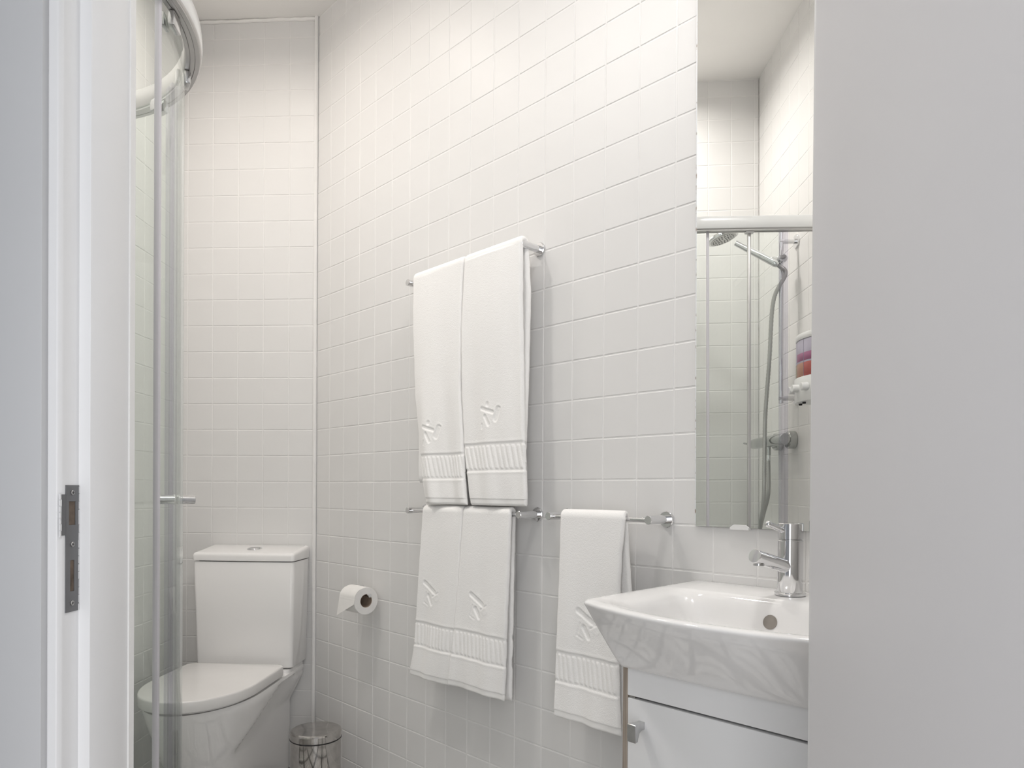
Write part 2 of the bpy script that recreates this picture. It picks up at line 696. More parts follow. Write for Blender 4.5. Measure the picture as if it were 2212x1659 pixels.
VT2, VH = V_T + 0.0121, 1.9085
masonry('wall_hall_left', [(1.6, VT2), (1.6, VH), (-0.33, VH), (-0.33, VT2)], 0, CEIL + 0.05, 'hall_wall')
masonry('wall_hall_right', [(-1.262, VT2), (-1.262, VH), (-2.6, VH), (-2.6, VT2)], 0, CEIL + 0.05, 'hall_wall')
masonry('wall_hall_top', [(-0.33, VT2 - 0.0121), (-0.33, VH), (-1.262, VH), (-1.262, VT2 - 0.0121)], DOOR_H + 0.025, CEIL + 0.05, 'hall_wall')

# hall beyond the door, where the camera stands
masonry('floor_hall', [(1.6, VT2), (1.6, 3.4), (-2.6, 3.4), (-2.6, VT2)], -0.12, 0.0, 'hall_floor')
masonry('ceiling_hall', [(1.6, VH), (1.6, 3.4), (-2.6, 3.4), (-2.6, VH)], 2.62, 2.74, 'plaster')
masonry('wall_hall_far', [(1.6, 3.4), (1.6, 3.5), (-2.6, 3.5), (-2.6, 3.4)], -0.12, 2.74, 'hall_wall')

# silicone beads in the corners and along the ceiling
bm = BM()
tube(bm, [W(0.006, 0.004, 0), W(0.006, 0.004, CEIL)], 0.0075, 8)
struct(finish(bm, 'trim_1', 'grout'), 'white grout bead up the back right corner')
bm = BM()
tube(bm, [W(0.531, 0.004, 0), W(0.531, 0.004, CEIL)], 0.006, 8)
struct(finish(bm, 'trim_2', 'grout'), 'white grout bead up the back left corner')
bm = BM()
pts = [W(0.535 * (1 - k / 24), 0.003, CEIL - 0.006 + random.uniform(-.0015, .0015)) for k in range(25)]
tube(bm, pts, [0.007 + random.uniform(-.002, .001) for _ in pts], 8)
struct(finish(bm, 'trim_3', 'plaster'), 'uneven filler line between back wall and ceiling')

# ---------------------------------------------------------------- door frame and door
jl = [(-0.365, 1.7995), (-0.365, 1.875), (-0.351, 1.875), (-0.351, 1.903), (-0.3485, 1.909), (-0.331, 1.909), (-0.331, 1.7995)]


def uv_poly(name, poly, z0, z1, mat, bev=0.0012):
    bm = BM()
    t = bmesh.new()
    loft(t, [[W(u_, v_, z) for u_, v_ in poly] for z in (z0, z1)])
    bmesh.ops.recalc_face_normals(t, faces=t.faces[:])
    if bev:
        es = [e for e in t.edges if abs(e.verts[0].co.z - e.verts[1].co.z) > 1e-6]
        bmesh.ops.bevel(t, geom=es, offset=bev, segments=2, affect='EDGES', profile=0.5)
    merge(bm, t)
    return finish(bm, name, mat)


jamb = struct(uv_poly('trim_4', jl, 0, DOOR_H + 0.03, 'paint'), 'white rebated door jamb carrying the grey strike plate')
jr = [(-1.587 - u_, v_) for u_, v_ in jl]
struct(uv_poly('trim_5', jr[::-1], 0, DOOR_H + 0.03, 'paint'), 'white right hand door jamb behind the open door')
struct(uv_poly('trim_6', [(-0.3645, 1.7995), (-0.3645, 1.875), (-1.2225, 1.875), (-1.2225, 1.7995)], DOOR_H, DOOR_H + 0.03, 'paint', 0), 'white door head')
M['shaded_casing'] = principled('shaded_white_paint', (0.58, 0.585, 0.595), 0.4, noise=0.015, nscale=6)  # white trim paint darkened: the casing's hall-side shade is put into the colour
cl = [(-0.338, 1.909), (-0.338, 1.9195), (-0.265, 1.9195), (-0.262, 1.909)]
struct(uv_poly('trim_7', cl, 0, DOOR_H + 0.10, 'shaded_casing'), 'white door casing at the far left of the picture')
struct(uv_poly('trim_8', [(-1.587 - a, b) for a, b in cl][::-1], 0, DOOR_H + 0.10, 'shaded_casing'), 'white door casing behind the open door')
struct(uv_poly('trim_9', [(-0.3375, 1.909), (-0.3375, 1.9195), (-1.2495, 1.9195), (-1.2495, 1.909)], DOOR_H + 0.018, DOOR_H + 0.10, 'shaded_casing', 0), 'white casing over the doorway')

# door leaf, opened about ninety degrees towards the hall
bm = BM()
box(bm, (-0.042, 0, 0.008), (0, 0.86, DOOR_H - 0.01), 0.0015, 2)
door = struct(finish(bm, 'door_1', 'door_paint'), 'flat white door leaf standing open on the right')
door.location = W(-1.1795, 1.926)
door.rotation_euler = (0, 0, ROT_UV + math.radians(0.0))
for zz in (0.25, 1.05, 1.80):
    bm = BM()
    rod(bm, (-0.048, -0.006, zz - 0.045), (-0.048, -0.006, zz + 0.045), 0.006, 16)
    finish(bm, 'hinge', 'steel', door)

# strike plate let into the jamb rebate (faces the opening)
bm = BM()
zb, zt = 0.912, 1.068


def plate_pt(a, z, d=0.0):
    # a: distance from the stop towards the hall, on the rebate face
    return W(-0.351 - d, 1.875 + a, z)


def plate_box(bm, a0, a1, z0, z1, d0, d1, mat=0):
    t = bmesh.new()
    loft(t, [[plate_pt(a0, z, d0), plate_pt(a1, z, d0), plate_pt(a1, z, d1), plate_pt(a0, z, d1)] for z in (z0, z1)])
    merge(bm, t, mat)


def frame_with_holes(bm, a0, a1, z0, z1, holes, d0, d1):
    # stack of bars leaving rectangular holes free
    hs = sorted(holes, key=lambda h: h[2])
    z = z0
    for ha0, ha1, hz0, hz1 in hs:
        plate_box(bm, a0, a1, z, hz0, d0, d1)
        plate_box(bm, a0, ha0, hz0, hz1, d0, d1)
        plate_box(bm, ha1, a1, hz0, hz1, d0, d1)
        z = hz1
    plate_box(bm, a0, a1, z, z1, d0, d1)


latch = (0.0072, 0.0185, 1.018, 1.0455)
bolt = (0.0090, 0.0162, 0.9407, 0.977)
PZ0, PZ1 = 0.917, 1.0642
frame_with_holes(bm, 0.0012, 0.0235, PZ0, PZ1, [latch, bolt], -0.0002, 0.0012)
plate_box(bm, 0.0235, 0.0330, 1.0066, 1.0535, -0.0002, 0.0010)
sp = finish(bm, 'strike_plate', 'strike_steel', jamb, smooth=False)
sp['label'] = 'dark grey steel strike plate with two slots'
for nm, hh in (('latch_recess', latch), ('bolt_recess', bolt)):
    bm = BM()
    plate_box(bm, hh[0], hh[1], hh[2], hh[3], -0.0002, 0.0003)
    finish(bm, nm, 'wood_recess', sp, smooth=False)
for zz in (1.0555, 0.9955, 0.927):
    bm = BM()
    c = plate_pt(0.0128, zz, 0.0012)
    rod(bm, c, plate_pt(0.0128, zz, 0.0022), 0.0030, 16, 0.0006)
    for q in (0, 1):
        a = 0.0004 if q else 0.0018
        b = 0.0018 if q else 0.0004
        plate_box(bm, 0.0128 - a, 0.0128 + a, zz - b, zz + b, 0.0021, 0.00235, 1)
    finish(bm, 'screw', ['steel', 'dark'], sp)
# chipped paint rim round the plate
bm = BM()
for k in range(16):
    zz = PZ0 + (PZ1 - PZ0) * k / 16
    plate_box(bm, 0.0004, 0.0014 + random.uniform(0, 0.0009), zz, zz + (PZ1 - PZ0) / 16 * random.uniform(.8, 1), -0.0002, 0.0016)
for k in range(7):
    zz = 1.005 + 0.049 * k / 7
    plate_box(bm, 0.0318 - random.uniform(0, .001), 0.0338, zz, zz + 0.0077, -0.0002, 0.0014)
finish(bm, 'chipped_paint', 'paint', jamb, smooth=False)

# ================================================================ LAMPS
for k, (p, watt, rad, colr) in enumerate(LAMPS):
    t = thing('ceiling_downlight', ['small white recessed downlight over the washbasin', 'small white recessed downlight above the toilet', 'small white recessed downlight in front of the shower'][k], 'lamp', p, 0, 'ceiling downlights')
    bm = BM()
    lathe(bm, [(rad + 0.002, 0.0), (rad + 0.020, 0.0), (rad + 0.018, -0.004), (rad + 0.004, -0.006), (rad + 0.001, -0.002)], 40)
    finish(bm, 'ring', 'white_plastic', t)
    bm = BM()
    lathe(bm, [(rad, -0.0005), (rad, -0.0015)], 40)
    finish(bm, 'lens', 'lamp', t)
    ld = bpy.data.lights.new('downlight', 'AREA')
    ld.shape = 'DISK'
    ld.size = rad * 2
    ld.spread = math.radians(SPREAD)
    ld.energy = watt
    ld.color = colr
    lo = bpy.data.objects.new('light', ld)
    COL.objects.link(lo)
    lo.parent = t
    lo.location = (0, 0, -0.008)
wu, wv, wz, ww, wh, watt, colr = FILL_WINDOW
win = struct_empty('fill_window_1', W(wu, wv, wz), ROT_UV)  # unseen window, added to hold the light that brightens hall and bathroom
win['label'] = 'added window with a fill light in the hall opposite the bathroom door'
bm = BM()
for x0, x1, z0, z1 in ((-ww / 2 - .05, -ww / 2, -wh / 2 - .05, wh / 2 + .05), (ww / 2, ww / 2 + .05, -wh / 2 - .05, wh / 2 + .05), (-ww / 2, ww / 2, wh / 2, wh / 2 + .05), (-ww / 2, ww / 2, -wh / 2 - .05, -wh / 2)):
    box(bm, (x0, -0.02, z0), (x1, 0.008, z1), 0.002)
finish(bm, 'fill_window_frame', 'paint', win)
ld = bpy.data.lights.new('window_fill', 'AREA')
ld.shape = 'RECTANGLE'
ld.size = ww
ld.size_y = wh
ld.energy = watt
ld.color = colr
lo = bpy.data.objects.new('light', ld)
COL.objects.link(lo)
lo.parent = win
lo.location = (0, -0.004, 0)
lo.rotation_euler = (-PI / 2, 0, 0)


# ================================================================ TOILET
def d_outline(hw, vb, vf, vs, rb=0.03, nfront=44, nside=10, nback=8, p=2.0):
    """D-shaped plan: straight back at vb, sides to vs, rounded front to vf"""
    pts = []
    for k in range(nfront + 1):
        a = -PI / 2 + PI * k / nfront
        ca, sa = math.cos(a), math.sin(a)
        pts.append((hw * math.copysign(abs(sa) ** (2 / p), sa), vs + (vf - vs) * abs(ca) ** (2 / p)))
    for k in range(1, nside):
        pts.append((hw, vs + (vb + rb - vs) * k / nside))
    for k in range(7):
        a = PI / 2 * k / 6
        pts.append((hw - rb + rb * math.cos(a), vb + rb - rb * math.sin(a)))
    for k in range(1, nback):
        pts.append((hw - rb - 2 * (hw - rb) * k / nback, vb))
    for k in range(7):
        a = PI / 2 + PI / 2 * k / 6
        pts.append((-hw + rb + rb * math.cos(a), vb + rb - rb * math.sin(a)))
    for k in range(1, nside):
        pts.append((-hw, vb + rb + (vs - vb - rb) * k / nside))
    return pts


UC = 0.213
toilet = uv_root('toilet', 'white close coupled toilet with lid down against the back wall', 'toilet', UC, 0.0, 0.0)
# pan
bm = BM()
rings = []
HWP = 0.118
NZ = 40
for k in range(NZ + 1):
    z = 0.397 * k / NZ
    f = z / 0.397
    hw = HWP + 0.058 * max(0, min(1, (z - 0.12) / 0.26)) ** 0.9
    if z > 0.385:
        hw -= (z - 0.385) * 0.25
    vf = 0.555 + 0.035 * min(1, z / 0.2) + 0.082 * max(0, (z - 0.2) / 0.19) ** 0.9
    vs = 0.33 + 0.07 * f
    o = d_outline(hw, 0.012, vf, vs, 0.012)
    vc = 0.141 + (0.354 - z) * 2.785
    hb = HWP
    if z > 0.25:            # shelf that carries the cistern widens again at the top
        hb = HWP + 0.052 * max(0, min(1, (z - 0.262) / 0.10))
    ring = []
    for x, v in o:
        wmax = abs(x)
        # behind the crease only the pedestal width is left, in front of it the bowl swells out
        lim = HWP + min(hw - HWP, max(0, v - vc) * 0.30)
        # rear shelf, up to v = 0.13
        if v < 0.16:
            e = max(0, min(1, (0.16 - v) / 0.06))
            lim = max(lim, HWP + (hb - HWP) * e)
        if z > 0.385:
            lim = max(lim, hw)
        a = min(wmax, lim) if hw > HWP else wmax * 1.0
        ring.append(Vector((math.copysign(a, x), v, z)))
    rings.append(ring)
loft(bm, rings)
pan = finish(bm, 'bowl', 'ceramic', toilet, ang=60)
# rear deck under the cistern
bm = BM()
rr = []
for z, hw, vf in ((0.385, 0.168, 0.175), (0.402, 0.172, 0.178), (0.4085, 0.170, 0.176)):
    rr.append([Vector((x, v, z)) for x, v in d_outline(hw, 0.012, vf, 0.14, 0.012, nfront=24, p=5)])
loft(bm, rr)
finish(bm, 'cistern_shelf', 'ceramic', toilet, ang=50)
# seat + lid
def slab(z0, z1, grow, e, mat, name):
    bm = BM()
    rr = []
    for z, g in ((z0, -e), (z0 + e * .4, -e * .25), (z0 + e, 0), (z1 - e * 1.6, 0), (z1 - e * .7, -e * .35), (z1 - e * .2, -e * .9), (z1, -e * 1.7)):
        g += grow
        rr.append([Vector((x, v, z)) for x, v in d_outline(0.176 + g, 0.205 - g, 0.680 + g, 0.44, 0.03, p=2.05)])
    loft(bm, rr)
    return finish(bm, name, mat, toilet, ang=50)


slab(0.3985, 0.4040, -0.014, 0.0012, 'seat_plastic', 'seat')
slab(0.4045, 0.4400, 0.0, 0.0035, 'seat_plastic', 'lid')
for sx in (-0.075, 0.075):
    bm = BM()
    rod(bm, (sx - 0.02, 0.205, 0.418), (sx + 0.02, 0.205, 0.418), 0.010, 16)
    finish(bm, 'lid_hinge', 'seat_plastic', toilet)
# cistern body


def rrect(hw, v0, v1, r, bow=0.006, n=6):
    pts = []
    for cx, cy, a0 in ((hw - r, v1 - r, 0), (-hw + r, v1 - r, PI / 2), (-hw + 0.004, v0 + 0.004, PI), (hw - 0.004, v0 + 0.004, 1.5 * PI)):
        rad = r if cy > v0 + 0.01 else 0.004
        for k in range(n + 1):
            a = a0 + PI / 2 * k / n
            pts.append((cx + rad * math.cos(a), cy + rad * math.sin(a)))
        if a0 == 0:
            for k in range(1, 12):
                x = (hw - r) * (1 - 2 * k / 12)
                pts.append((x, v1 + bow * (1 - (x / hw) ** 2)))
    return pts


bm = BM()
rr = []
for z, hw, v1 in ((0.4125, 0.176, 0.150), (0.416, 0.179, 0.154), (0.60, 0.183, 0.160), (0.795, 0.187, 0.166), (0.7985, 0.185, 0.164)):
    rr.append([Vector((x, v, z)) for x, v in rrect(hw, 0.006, v1, 0.014)])
loft(bm, rr)
finish(bm, 'cistern', 'ceramic', toilet, ang=45)
bm = BM()
rr = []
for z, g in ((0.8012, -0.003), (0.8025, 0.0), (0.820, 0.001), (0.826, -0.0015), (0.8295, -0.006), (0.8305, -0.012)):
    rr.append([Vector((x, v, z + (0.166 - v) * 0.11 * (1 if z > 0.815 else 0))) for x, v in rrect(0.1885 + g, 0.004 - g * 0.3, 0.169 + g, 0.012)])
loft(bm, rr)
finish(bm, 'cistern_lid', 'ceramic', toilet, ang=50)
bm = BM()
box(bm, (-0.17, 0.012, 0.797), (0.17, 0.150, 0.803))
finish(bm, 'lid_gap', 'shadow_gap', toilet, smooth=False)
bm = BM()
lathe(bm, [(0.0265, 0.0), (0.0265, 0.003), (0.024, 0.0045), (0.022, 0.003), (0.0, 0.003)][:4] + [(0.0005, 0.003)], 40, 0, Matrix.Translation((-0.010, 0.088, 0.8380)) @ Matrix.Rotation(math.radians(-5.5), 4, 'X'))
btn = finish(bm, 'flush_button', 'chrome', toilet)
bm = BM()
for sgn in (-1, 1):
    t = bmesh.new()
    poly = [(0.020 * math.cos(a), 0.020 * math.sin(a)) for a in [PI / 2 * 0.06 + (PI - PI * .06) * k / 16 for k in range(17)]]
    loft(t, [[Vector((x, sgn * y, z)) for x, y in poly] for z in (0.0028, 0.0052)])
    merge(bm, t, 0, Matrix.Translation((-0.010, 0.088, 0.8380)) @ Matrix.Rotation(math.radians(-5.5), 4, 'X'))
finish(bm, 'push_half', 'chrome', btn)

# ================================================================ WASTE BIN
BX, BY = -0.168, -0.314
bin_ = thing('pedal_bin', 'small round polished steel pedal bin between toilet and right wall', 'bin', Vector((BX, BY, 0)), 0.6)
R = 0.083
bm = BM()
lathe(bm, [(R - 0.002, 0.006), (R, 0.010), (R, 0.2285), (R - 0.003, 0.2310)], 64)
finish(bm, 'body', 'bin_steel', bin_)
bm = BM()
lathe(bm, [(R + 0.001, 0.0), (R + 0.002, 0.004), (R + 0.001, 0.012)], 64)
finish(bm, 'base_ring', 'black', bin_)
bm = BM()
lathe(bm, [(R + 0.0005, 0.2295), (R + 0.0022, 0.2305), (R + 0.0022, 0.2325), (R + 0.0005, 0.2335)], 64)
finish(bm, 'seal_ring', 'black', bin_)
bm = BM()
lathe(bm, [(R - 0.004, 0.2330), (R + 0.0015, 0.2335), (R + 0.0015, 0.2520), (R - 0.001, 0.2565), (R - 0.006, 0.2585), (R - 0.010, 0.2582), (0.03, 0.2605), (0.0005, 0.2610)], 64)
finish(bm, 'lid', 'bin_steel', bin_, ang=25)
bm = BM()
box(bm, (-0.02, -R - 0.03, 0.008), (0.02, -R + 0.01, 0.014), 0.003)
finish(bm, 'pedal', 'black', bin_)

# ================================================================ TOILET ROLL + HOLDER
TS, TZ, TX = 0.446, 0.699, -0.061
hold = wall_frame_root('toilet_roll_holder', 'small chrome toilet roll holder on the right wall', 'holder', 0.33, TZ)
bm = BM()
rod(bm, (0, -0.0005, 0.012), (0, -0.006, 0.012), 0.019, 32)
rod(bm, (0, -0.005, 0.012), (0, TX - 0.004, 0.012), 0.007, 20)
finish(bm, 'mount', 'chrome', hold)
bm = BM()
rod(bm, (-0.006, TX + 0.006, 0.012), (0.128, TX + 0.006, 0.012), 0.0045, 20)
rod(bm, (0.126, TX + 0.006, 0.012), (0.134, TX + 0.006, 0.012), 0.0062, 20)
finish(bm, 'arm', 'chrome', hold)
roll = wall_frame_root('toilet_roll', 'white toilet paper roll with a pointed loose end on the wall holder', 'toilet paper', 0.355, TZ - 0.006)
RR, RI = 0.0455, 0.0225
MX = Matrix(((0, 0, 1, 0), (0, 1, 0, TX), (-1, 0, 0, 0), (0, 0, 0, 1)))   # lathe z -> local x
bm = BM()
prof = [(RI, 0.0), (RR - 0.001, 0.0), (RR, 0.001), (RR, 0.094), (RR - 0.001, 0.095), (RI, 0.095)]
t = bmesh.new()
rings = [[Vector((r * math.cos(2 * PI * k / 64), r * math.sin(2 * PI * k / 64), z)) for k in range(64)] for r, z in prof + prof[:1]]
loft(t, rings, True, False, False)
merge(bm, t, 0, MX)
finish(bm, 'paper', 'paper', roll)
bm = BM()
t = bmesh.new()
pr2 = [(RI - 0.0012, 0.0005), (RI, 0.0005), (RI, 0.0945), (RI - 0.0012, 0.0945), (RI - 0.0012, 0.0005)]
loft(t, [[Vector((r * math.cos(2 * PI * k / 48), r * math.sin(2 * PI * k / 48), z)) for k in range(48)] for r, z in pr2], True, False, False)
merge(bm, t, 0, MX)
finish(bm, 'cardboard_tube', 'cardboard', roll)
# loose end: leaves the roll at its room side, folded to a point at the far end
bm = BM()
NU, NV = 14, 18
g0, g1 = [], []
for i in range(NU + 1):
    fx = i / NU
    L = 0.030 + 0.052 * (1 - fx)       # longer at the far end
    a, b = [], []
    for j in range(NV + 1):
        d = j / NV * (L + 0.03)
        ang0 = PI * 0.66            # start on the upper room side
        arc = 0.03
        if d < arc:
            th = ang0 + d / RR
        else:
            th = ang0 + arc / RR
        rr_ = RR + 0.0007
        y = rr_ * math.cos(th)
        z = rr_ * math.sin(th)
        ex = max(0, d - arc)
        # tangent direction
        ty, tz = -math.sin(th), math.cos(th)
        y += ty * ex * 0.35
        z += tz * ex * 0.95 - 0.0 * ex
        a.append(Vector((0.095 * fx, TX + y, z)))
        b.append(Vector((0.095 * fx, TX + y - 0.0006, z)))
    g0.append(a)
    g1.append(b)
for g in (g0, g1):
    vv = [[bm.verts.new(p) for p in row] for row in g]
    for i in range(NU):
        for j in range(NV):
            bm.faces.new((vv[i][j], vv[i + 1][j], vv[i + 1][j + 1], vv[i][j + 1]))
finish(bm, 'loose_end', 'paper', roll)


# ================================================================ TOWEL BARS
def towel_bar(label, s0, s1, z):
    t = wall_frame_root('towel_bar', label, 'towel bar', s0, z, 'chrome towel bars')
    L = s1 - s0
    bm = BM()
    rod(bm, (0, -0.060, 0), (L, -0.060, 0), 0.0055, 20)
    finish(bm, 'bar', 'chrome', t)
    for x in (0, L):
        bm = BM()
        rod(bm, (x, 0.0, 0), (x, -0.074, 0), 0.0098, 28, 0.001)
        p = finish(bm, 'post', 'chrome', t)
        bm = BM()
        rod(bm, (x, 0.0005, 0), (x, -0.006, 0), 0.0185, 32, 0.0015)
        finish(bm, 'flange', 'chrome', p)
    return t


towel_bar('high chrome towel bar holding the two long bath towels', 0.690, 1.182, 1.697)
towel_bar('low chrome towel bar with two hand towels below the bath towels', 0.697, 1.182, 1.000)
towel_bar('low chrome towel bar nearest the washbasin with a single towel', 1.287, 1.583, 1.000)


# ================================================================ TOWELS
def towel(name, label, cat, group, zb, front, back, zf, zk, feats, T=0.016, seed=0, ribs=12, slant=0.0, band=None, hem_w=0.019, xb=-0.060, out_bot=0.0, folds=(), hemline=0.0):
    """terry towel folded over a bar.  front/back: lists of (z, s_left, s_right); world coordinates relative to root"""
    r = np.random.default_rng(seed)
    smin = front[0][1]
    root = thing(name, label, cat, Vector((0, -smin, zb)), ROT_R, group)
    h = T / 2
    rc = 0.0058 + h
    # ---- path parameter: back bottom -> over the bar -> front bottom
    Lb, Lf, La = zb - zk, zb - zf, PI * rc
    tb = np.linspace(-Lb, 0, max(10, int(Lb / 0.012)), endpoint=False)
    ta = np.linspace(0, La, 18, endpoint=False)
    tf = np.linspace(La, La + Lf, int(Lf / 0.0021))
    tt = np.concatenate([tb, ta, tf])
    nW = int(np.mean([q[2] - q[1] for q in front]) / 0.0018)
    a = np.linspace(0, 1, nW)
    # cosine-ish refinement near the side edges for the rounded rims
    a = 0.5 - 0.5 * np.cos(np.pi * a) * (0.25) - 0.75 * (0.5 - a) if False else a
    A, Tt = np.meshgrid(a, tt)
    isb, isf = Tt < 0, Tt > La
    ph = np.clip(Tt / rc, 0, np.pi)
    X = xb + rc * np.cos(ph)
    Z = zb + rc * np.sin(ph)
    Z = np.where(isb, zb + Tt, Z)
    Z = np.where(isf, zb - (Tt - La), Z)
    # normal pointing outward (away from the bar)
    NX, NZ_ = np.cos(ph), np.sin(ph)
    fz = np.array([q[0] for q in front][::-1])
    fl = np.array([q[1] for q in front][::-1])
    fr = np.array([q[2] for q in front][::-1])
    bz = np.array([q[0] for q in back][::-1])
    bl = np.array([q[1] for q in back][::-1])
    br = np.array([q[2] for q in back][::-1])
    wf = np.clip(Tt / La, 0, 1)
    SL = (1 - wf) * np.interp(Z, bz, bl) + wf * np.interp(Z, fz, fl)
    SR = (1 - wf) * np.interp(Z, bz, br) + wf * np.interp(Z, fz, fr)
    # soft hem line: bottom edge not level
    df = np.clip((zb - Z) / Lf, 0, 1) * isf
    Z = Z + isf * hemline * df ** 3 * (A - 0.5)
    S = SL + (SR - SL) * A
    # hanging waves and hand-made irregularity
    ph1, ph2, ph3 = r.uniform(0, 6.28, 3)
    wav = (0.0035 * np.sin(2 * np.pi * 1.3 * A + ph1 + 3 * df) + 0.0018 * np.sin(2 * np.pi * 2.9 * A + ph2 - 2 * df)) * df
    wav += 0.0016 * np.sin(9 * df + ph3 + 3 * A) * df
    for (fa, fw_, amp, z0, z1) in folds:      # vertical folds
        wav += amp * np.exp(-((A - fa) / fw_) ** 2) * np.clip((Z - z0) / (z1 - z0 + 1e-9), 0, 1) * isf
    X = X - wav - out_bot * df ** 2
    # side edge irregularity
    S = S + 0.0004 * np.sin(Z * 95 + ph2) * (2 * A - 1) * (isf | isb)
    # ---- thickness with rounded rims
    wid = (SR - SL)
    de = np.minimum(A, 1 - A) * wid
    q = np.clip(de / h, 0, 1)
    rim = np.sqrt(np.clip(1 - (1 - q) ** 2, 0.0, 1))
    dz = np.where(isf, Z - zf, np.where(isb, Z - zk, 1.0))
    q2 = np.clip(dz / (h * 0.8), 0, 1)
    rim2 = np.sqrt(np.clip(1 - (1 - q2) ** 2, 0.0, 1))
    TH = h * np.clip(rim * rim2, 0.06, 1)
    # ---- relief on the outer face
    D = np.zeros_like(TH)
    Hh = Z
    if band:
        b0, b1 = band                      # bottom, top of the woven band
        inb = np.clip((Hh - b0) / 0.0022, 0, 1) * np.clip((b1 - Hh) / 0.0022, 0, 1)
        both = (isf | isb)
        ribu = (A + slant * (Hh - b0) / (b1 - b0)) * ribs
        rb = np.abs((ribu % 1) - 0.5) * 2
        endd = np.minimum(Hh - b0 - 0.006, b1 - 0.007 - Hh)
        ribw = np.clip((0.74 - rb) / 0.34, 0, 1) * np.clip(endd / 0.004, 0, 1)
        ribw = ribw * ribw * (3 - 2 * ribw)
        D -= both * inb * (0.0020 - 0.0021 * ribw)
        # raised lip over and under the band
        D += both * 0.0005 * np.exp(-((Hh - b1 - 0.003) / 0.003) ** 2)
        D += both * 0.0006 * np.exp(-((Hh - b0 + 0.003) / 0.003) ** 2)
    if feats:
        c_s, c_z, shapes = feats
        dx, dy = S - c_s, Hh - c_z
        for x0, y0, x1, y1, rad, dep in shapes:
            vx, vy = x1 - x0, y1 - y0
            L2 = vx * vx + vy * vy + 1e-12
            tpar = np.clip(((dx - x0) * vx + (dy - y0) * vy) / L2, 0, 1)
            dist = np.hypot(dx - x0 - vx * tpar, dy - y0 - vy * tpar)
            k = np.clip((rad - dist) / 0.0035 + 0.5, 0, 1)
            k = k * k * (3 - 2 * k)
            D += isf * dep * k
            D += isf * 0.0003 * np.exp(-((dist - rad - 0.003) / 0.003) ** 2)
    # flat hem zone is slightly thinner
    D -= isf * 0.0014 * np.clip((zf + hem_w - Hh) / 0.0015, 0, 1)
    XO, ZO = X + NX * (TH + D), Z + NZ_ * (TH + D)
    XI, ZI = X - NX * TH, Z - NZ_ * TH
    nT = len(tt)
    VO = np.stack([S - smin, XO, ZO - zb], -1).reshape(-1, 3)
    VI = np.stack([S - smin, XI, ZI - zb], -1).reshape(-1, 3)
    idx = np.arange(nT * nW).reshape(nT, nW)
    q0 = np.stack([idx[:-1, :-1], idx[1:, :-1], idx[1:, 1:], idx[:-1, 1:]], -1).reshape(-1, 4)
    n0 = nT * nW
    q1 = (q0 + n0)[:, ::-1]
    side = []
    for e in (idx[:, 0], idx[:, -1][::-1]):
        side.append(np.stack([e[:-1], e[:-1] + n0, e[1:] + n0, e[1:]], -1))
    for e in (idx[0, ::-1], idx[-1, :]):
        side.append(np.stack([e[:-1], e[:-1] + n0, e[1:] + n0, e[1:]], -1))
    hemrows = (Z[:-1, :-1] < zf + hem_w) & isf[:-1, :-1]
    hem_mask = hemrows.reshape(-1)

    def build(nm, quads, mat):
        used, inv = np.unique(quads, return_inverse=True)
        vs = np.concatenate([VO, VI])[used]
        qs = inv.reshape(-1, 4)
        me = bpy.data.meshes.new(nm)
        me.vertices.add(len(vs))
        me.vertices.foreach_set('co', vs.astype(np.float32).ravel())
        me.loops.add(qs.size)
        me.loops.foreach_set('vertex_index', qs.astype(np.int32).ravel())
        me.polygons.add(len(qs))
        me.polygons.foreach_set('loop_start', (np.arange(len(qs)) * 4).astype(np.int32))
        me.update(calc_edges=True)
        me.validate()
        me.materials.append(M[mat])
        me.shade_smooth()
        b = bmesh.new()
        b.from_mesh(me)
        bmesh.ops.recalc_face_normals(b, faces=b.faces[:])
        b.to_mesh(me)
        b.free()
        o = bpy.data.objects.new(nm, me)
        COL.objects.link(o)
        o.parent = root
        return o

    build('terry_cloth', np.concatenate([q0[~hem_mask], q1[~hem_mask]] + side), 'towel')
    o = build('hem', np.concatenate([q0[hem_mask], q1[hem_mask]]), 'hem')
    return root


# relief motif: a small running figure pressed into the pile (x0,y0,x1,y1,radius,depth)
FIG_A = [(-0.0115, 0.027, -0.0115, 0.029, 0.0055, -0.00225), (-0.036, 0.019, 0.009, 0.006, 0.0045, -0.00240),
         (0.030, 0.012, 0.020, -0.012, 0.0085, -0.00180), (0.031, 0.018, 0.0385, 0.0155, 0.002, -0.00150), (-0.021, -0.003, -0.006, -0.026, 0.0048, -0.00240),
         (-0.032, -0.024, -0.033, -0.034, 0.0024, -0.00150)]
FIG_B = [(-0.036, 0.029, 0.0095, 0.004, 0.0062, -0.00255), (0.027, 0.005, 0.001, -0.009, 0.0016, -0.00195),
         (0.018, -0.013, 0.023, -0.010, 0.010, 0.00090), (-0.020, -0.008, -0.005, -0.031, 0.0056, -0.00255),
         (-0.009, 0.0265, -0.0085, 0.0265, 0.006, 0.00090), (-0.030, 0.0, -0.040, -0.030, 0.0016, -0.00135), (-0.04, -0.03, -0.024, -0.037, 0.0014, -0.00113)]
GU = 'bath towels on the high bar'
GL = 'hand towels on the low bars'
towel('bath_towel', 'long white bath towel on the high bar, left and farther of the two', 'towel', GU, 1.697,
      [(1.72, 0.728, 0.962), (1.56, 0.727, 0.955), (1.35, 0.736, 0.953), (1.184, 0.765, 0.966), (1.088, 0.778, 0.974), (1.02, 0.795, 0.986)],
      [(1.72, 0.724, 0.953), (1.1, 0.722, 0.943), (1.0, 0.74, 0.948)], 1.022, 1.085,
      (0.832, 1.230, FIG_A), seed=1, ribs=13, slant=0.055, band=(1.092, 1.168), folds=[(0.28, 0.16, 0.010, 1.75, 1.1)], out_bot=0.0)
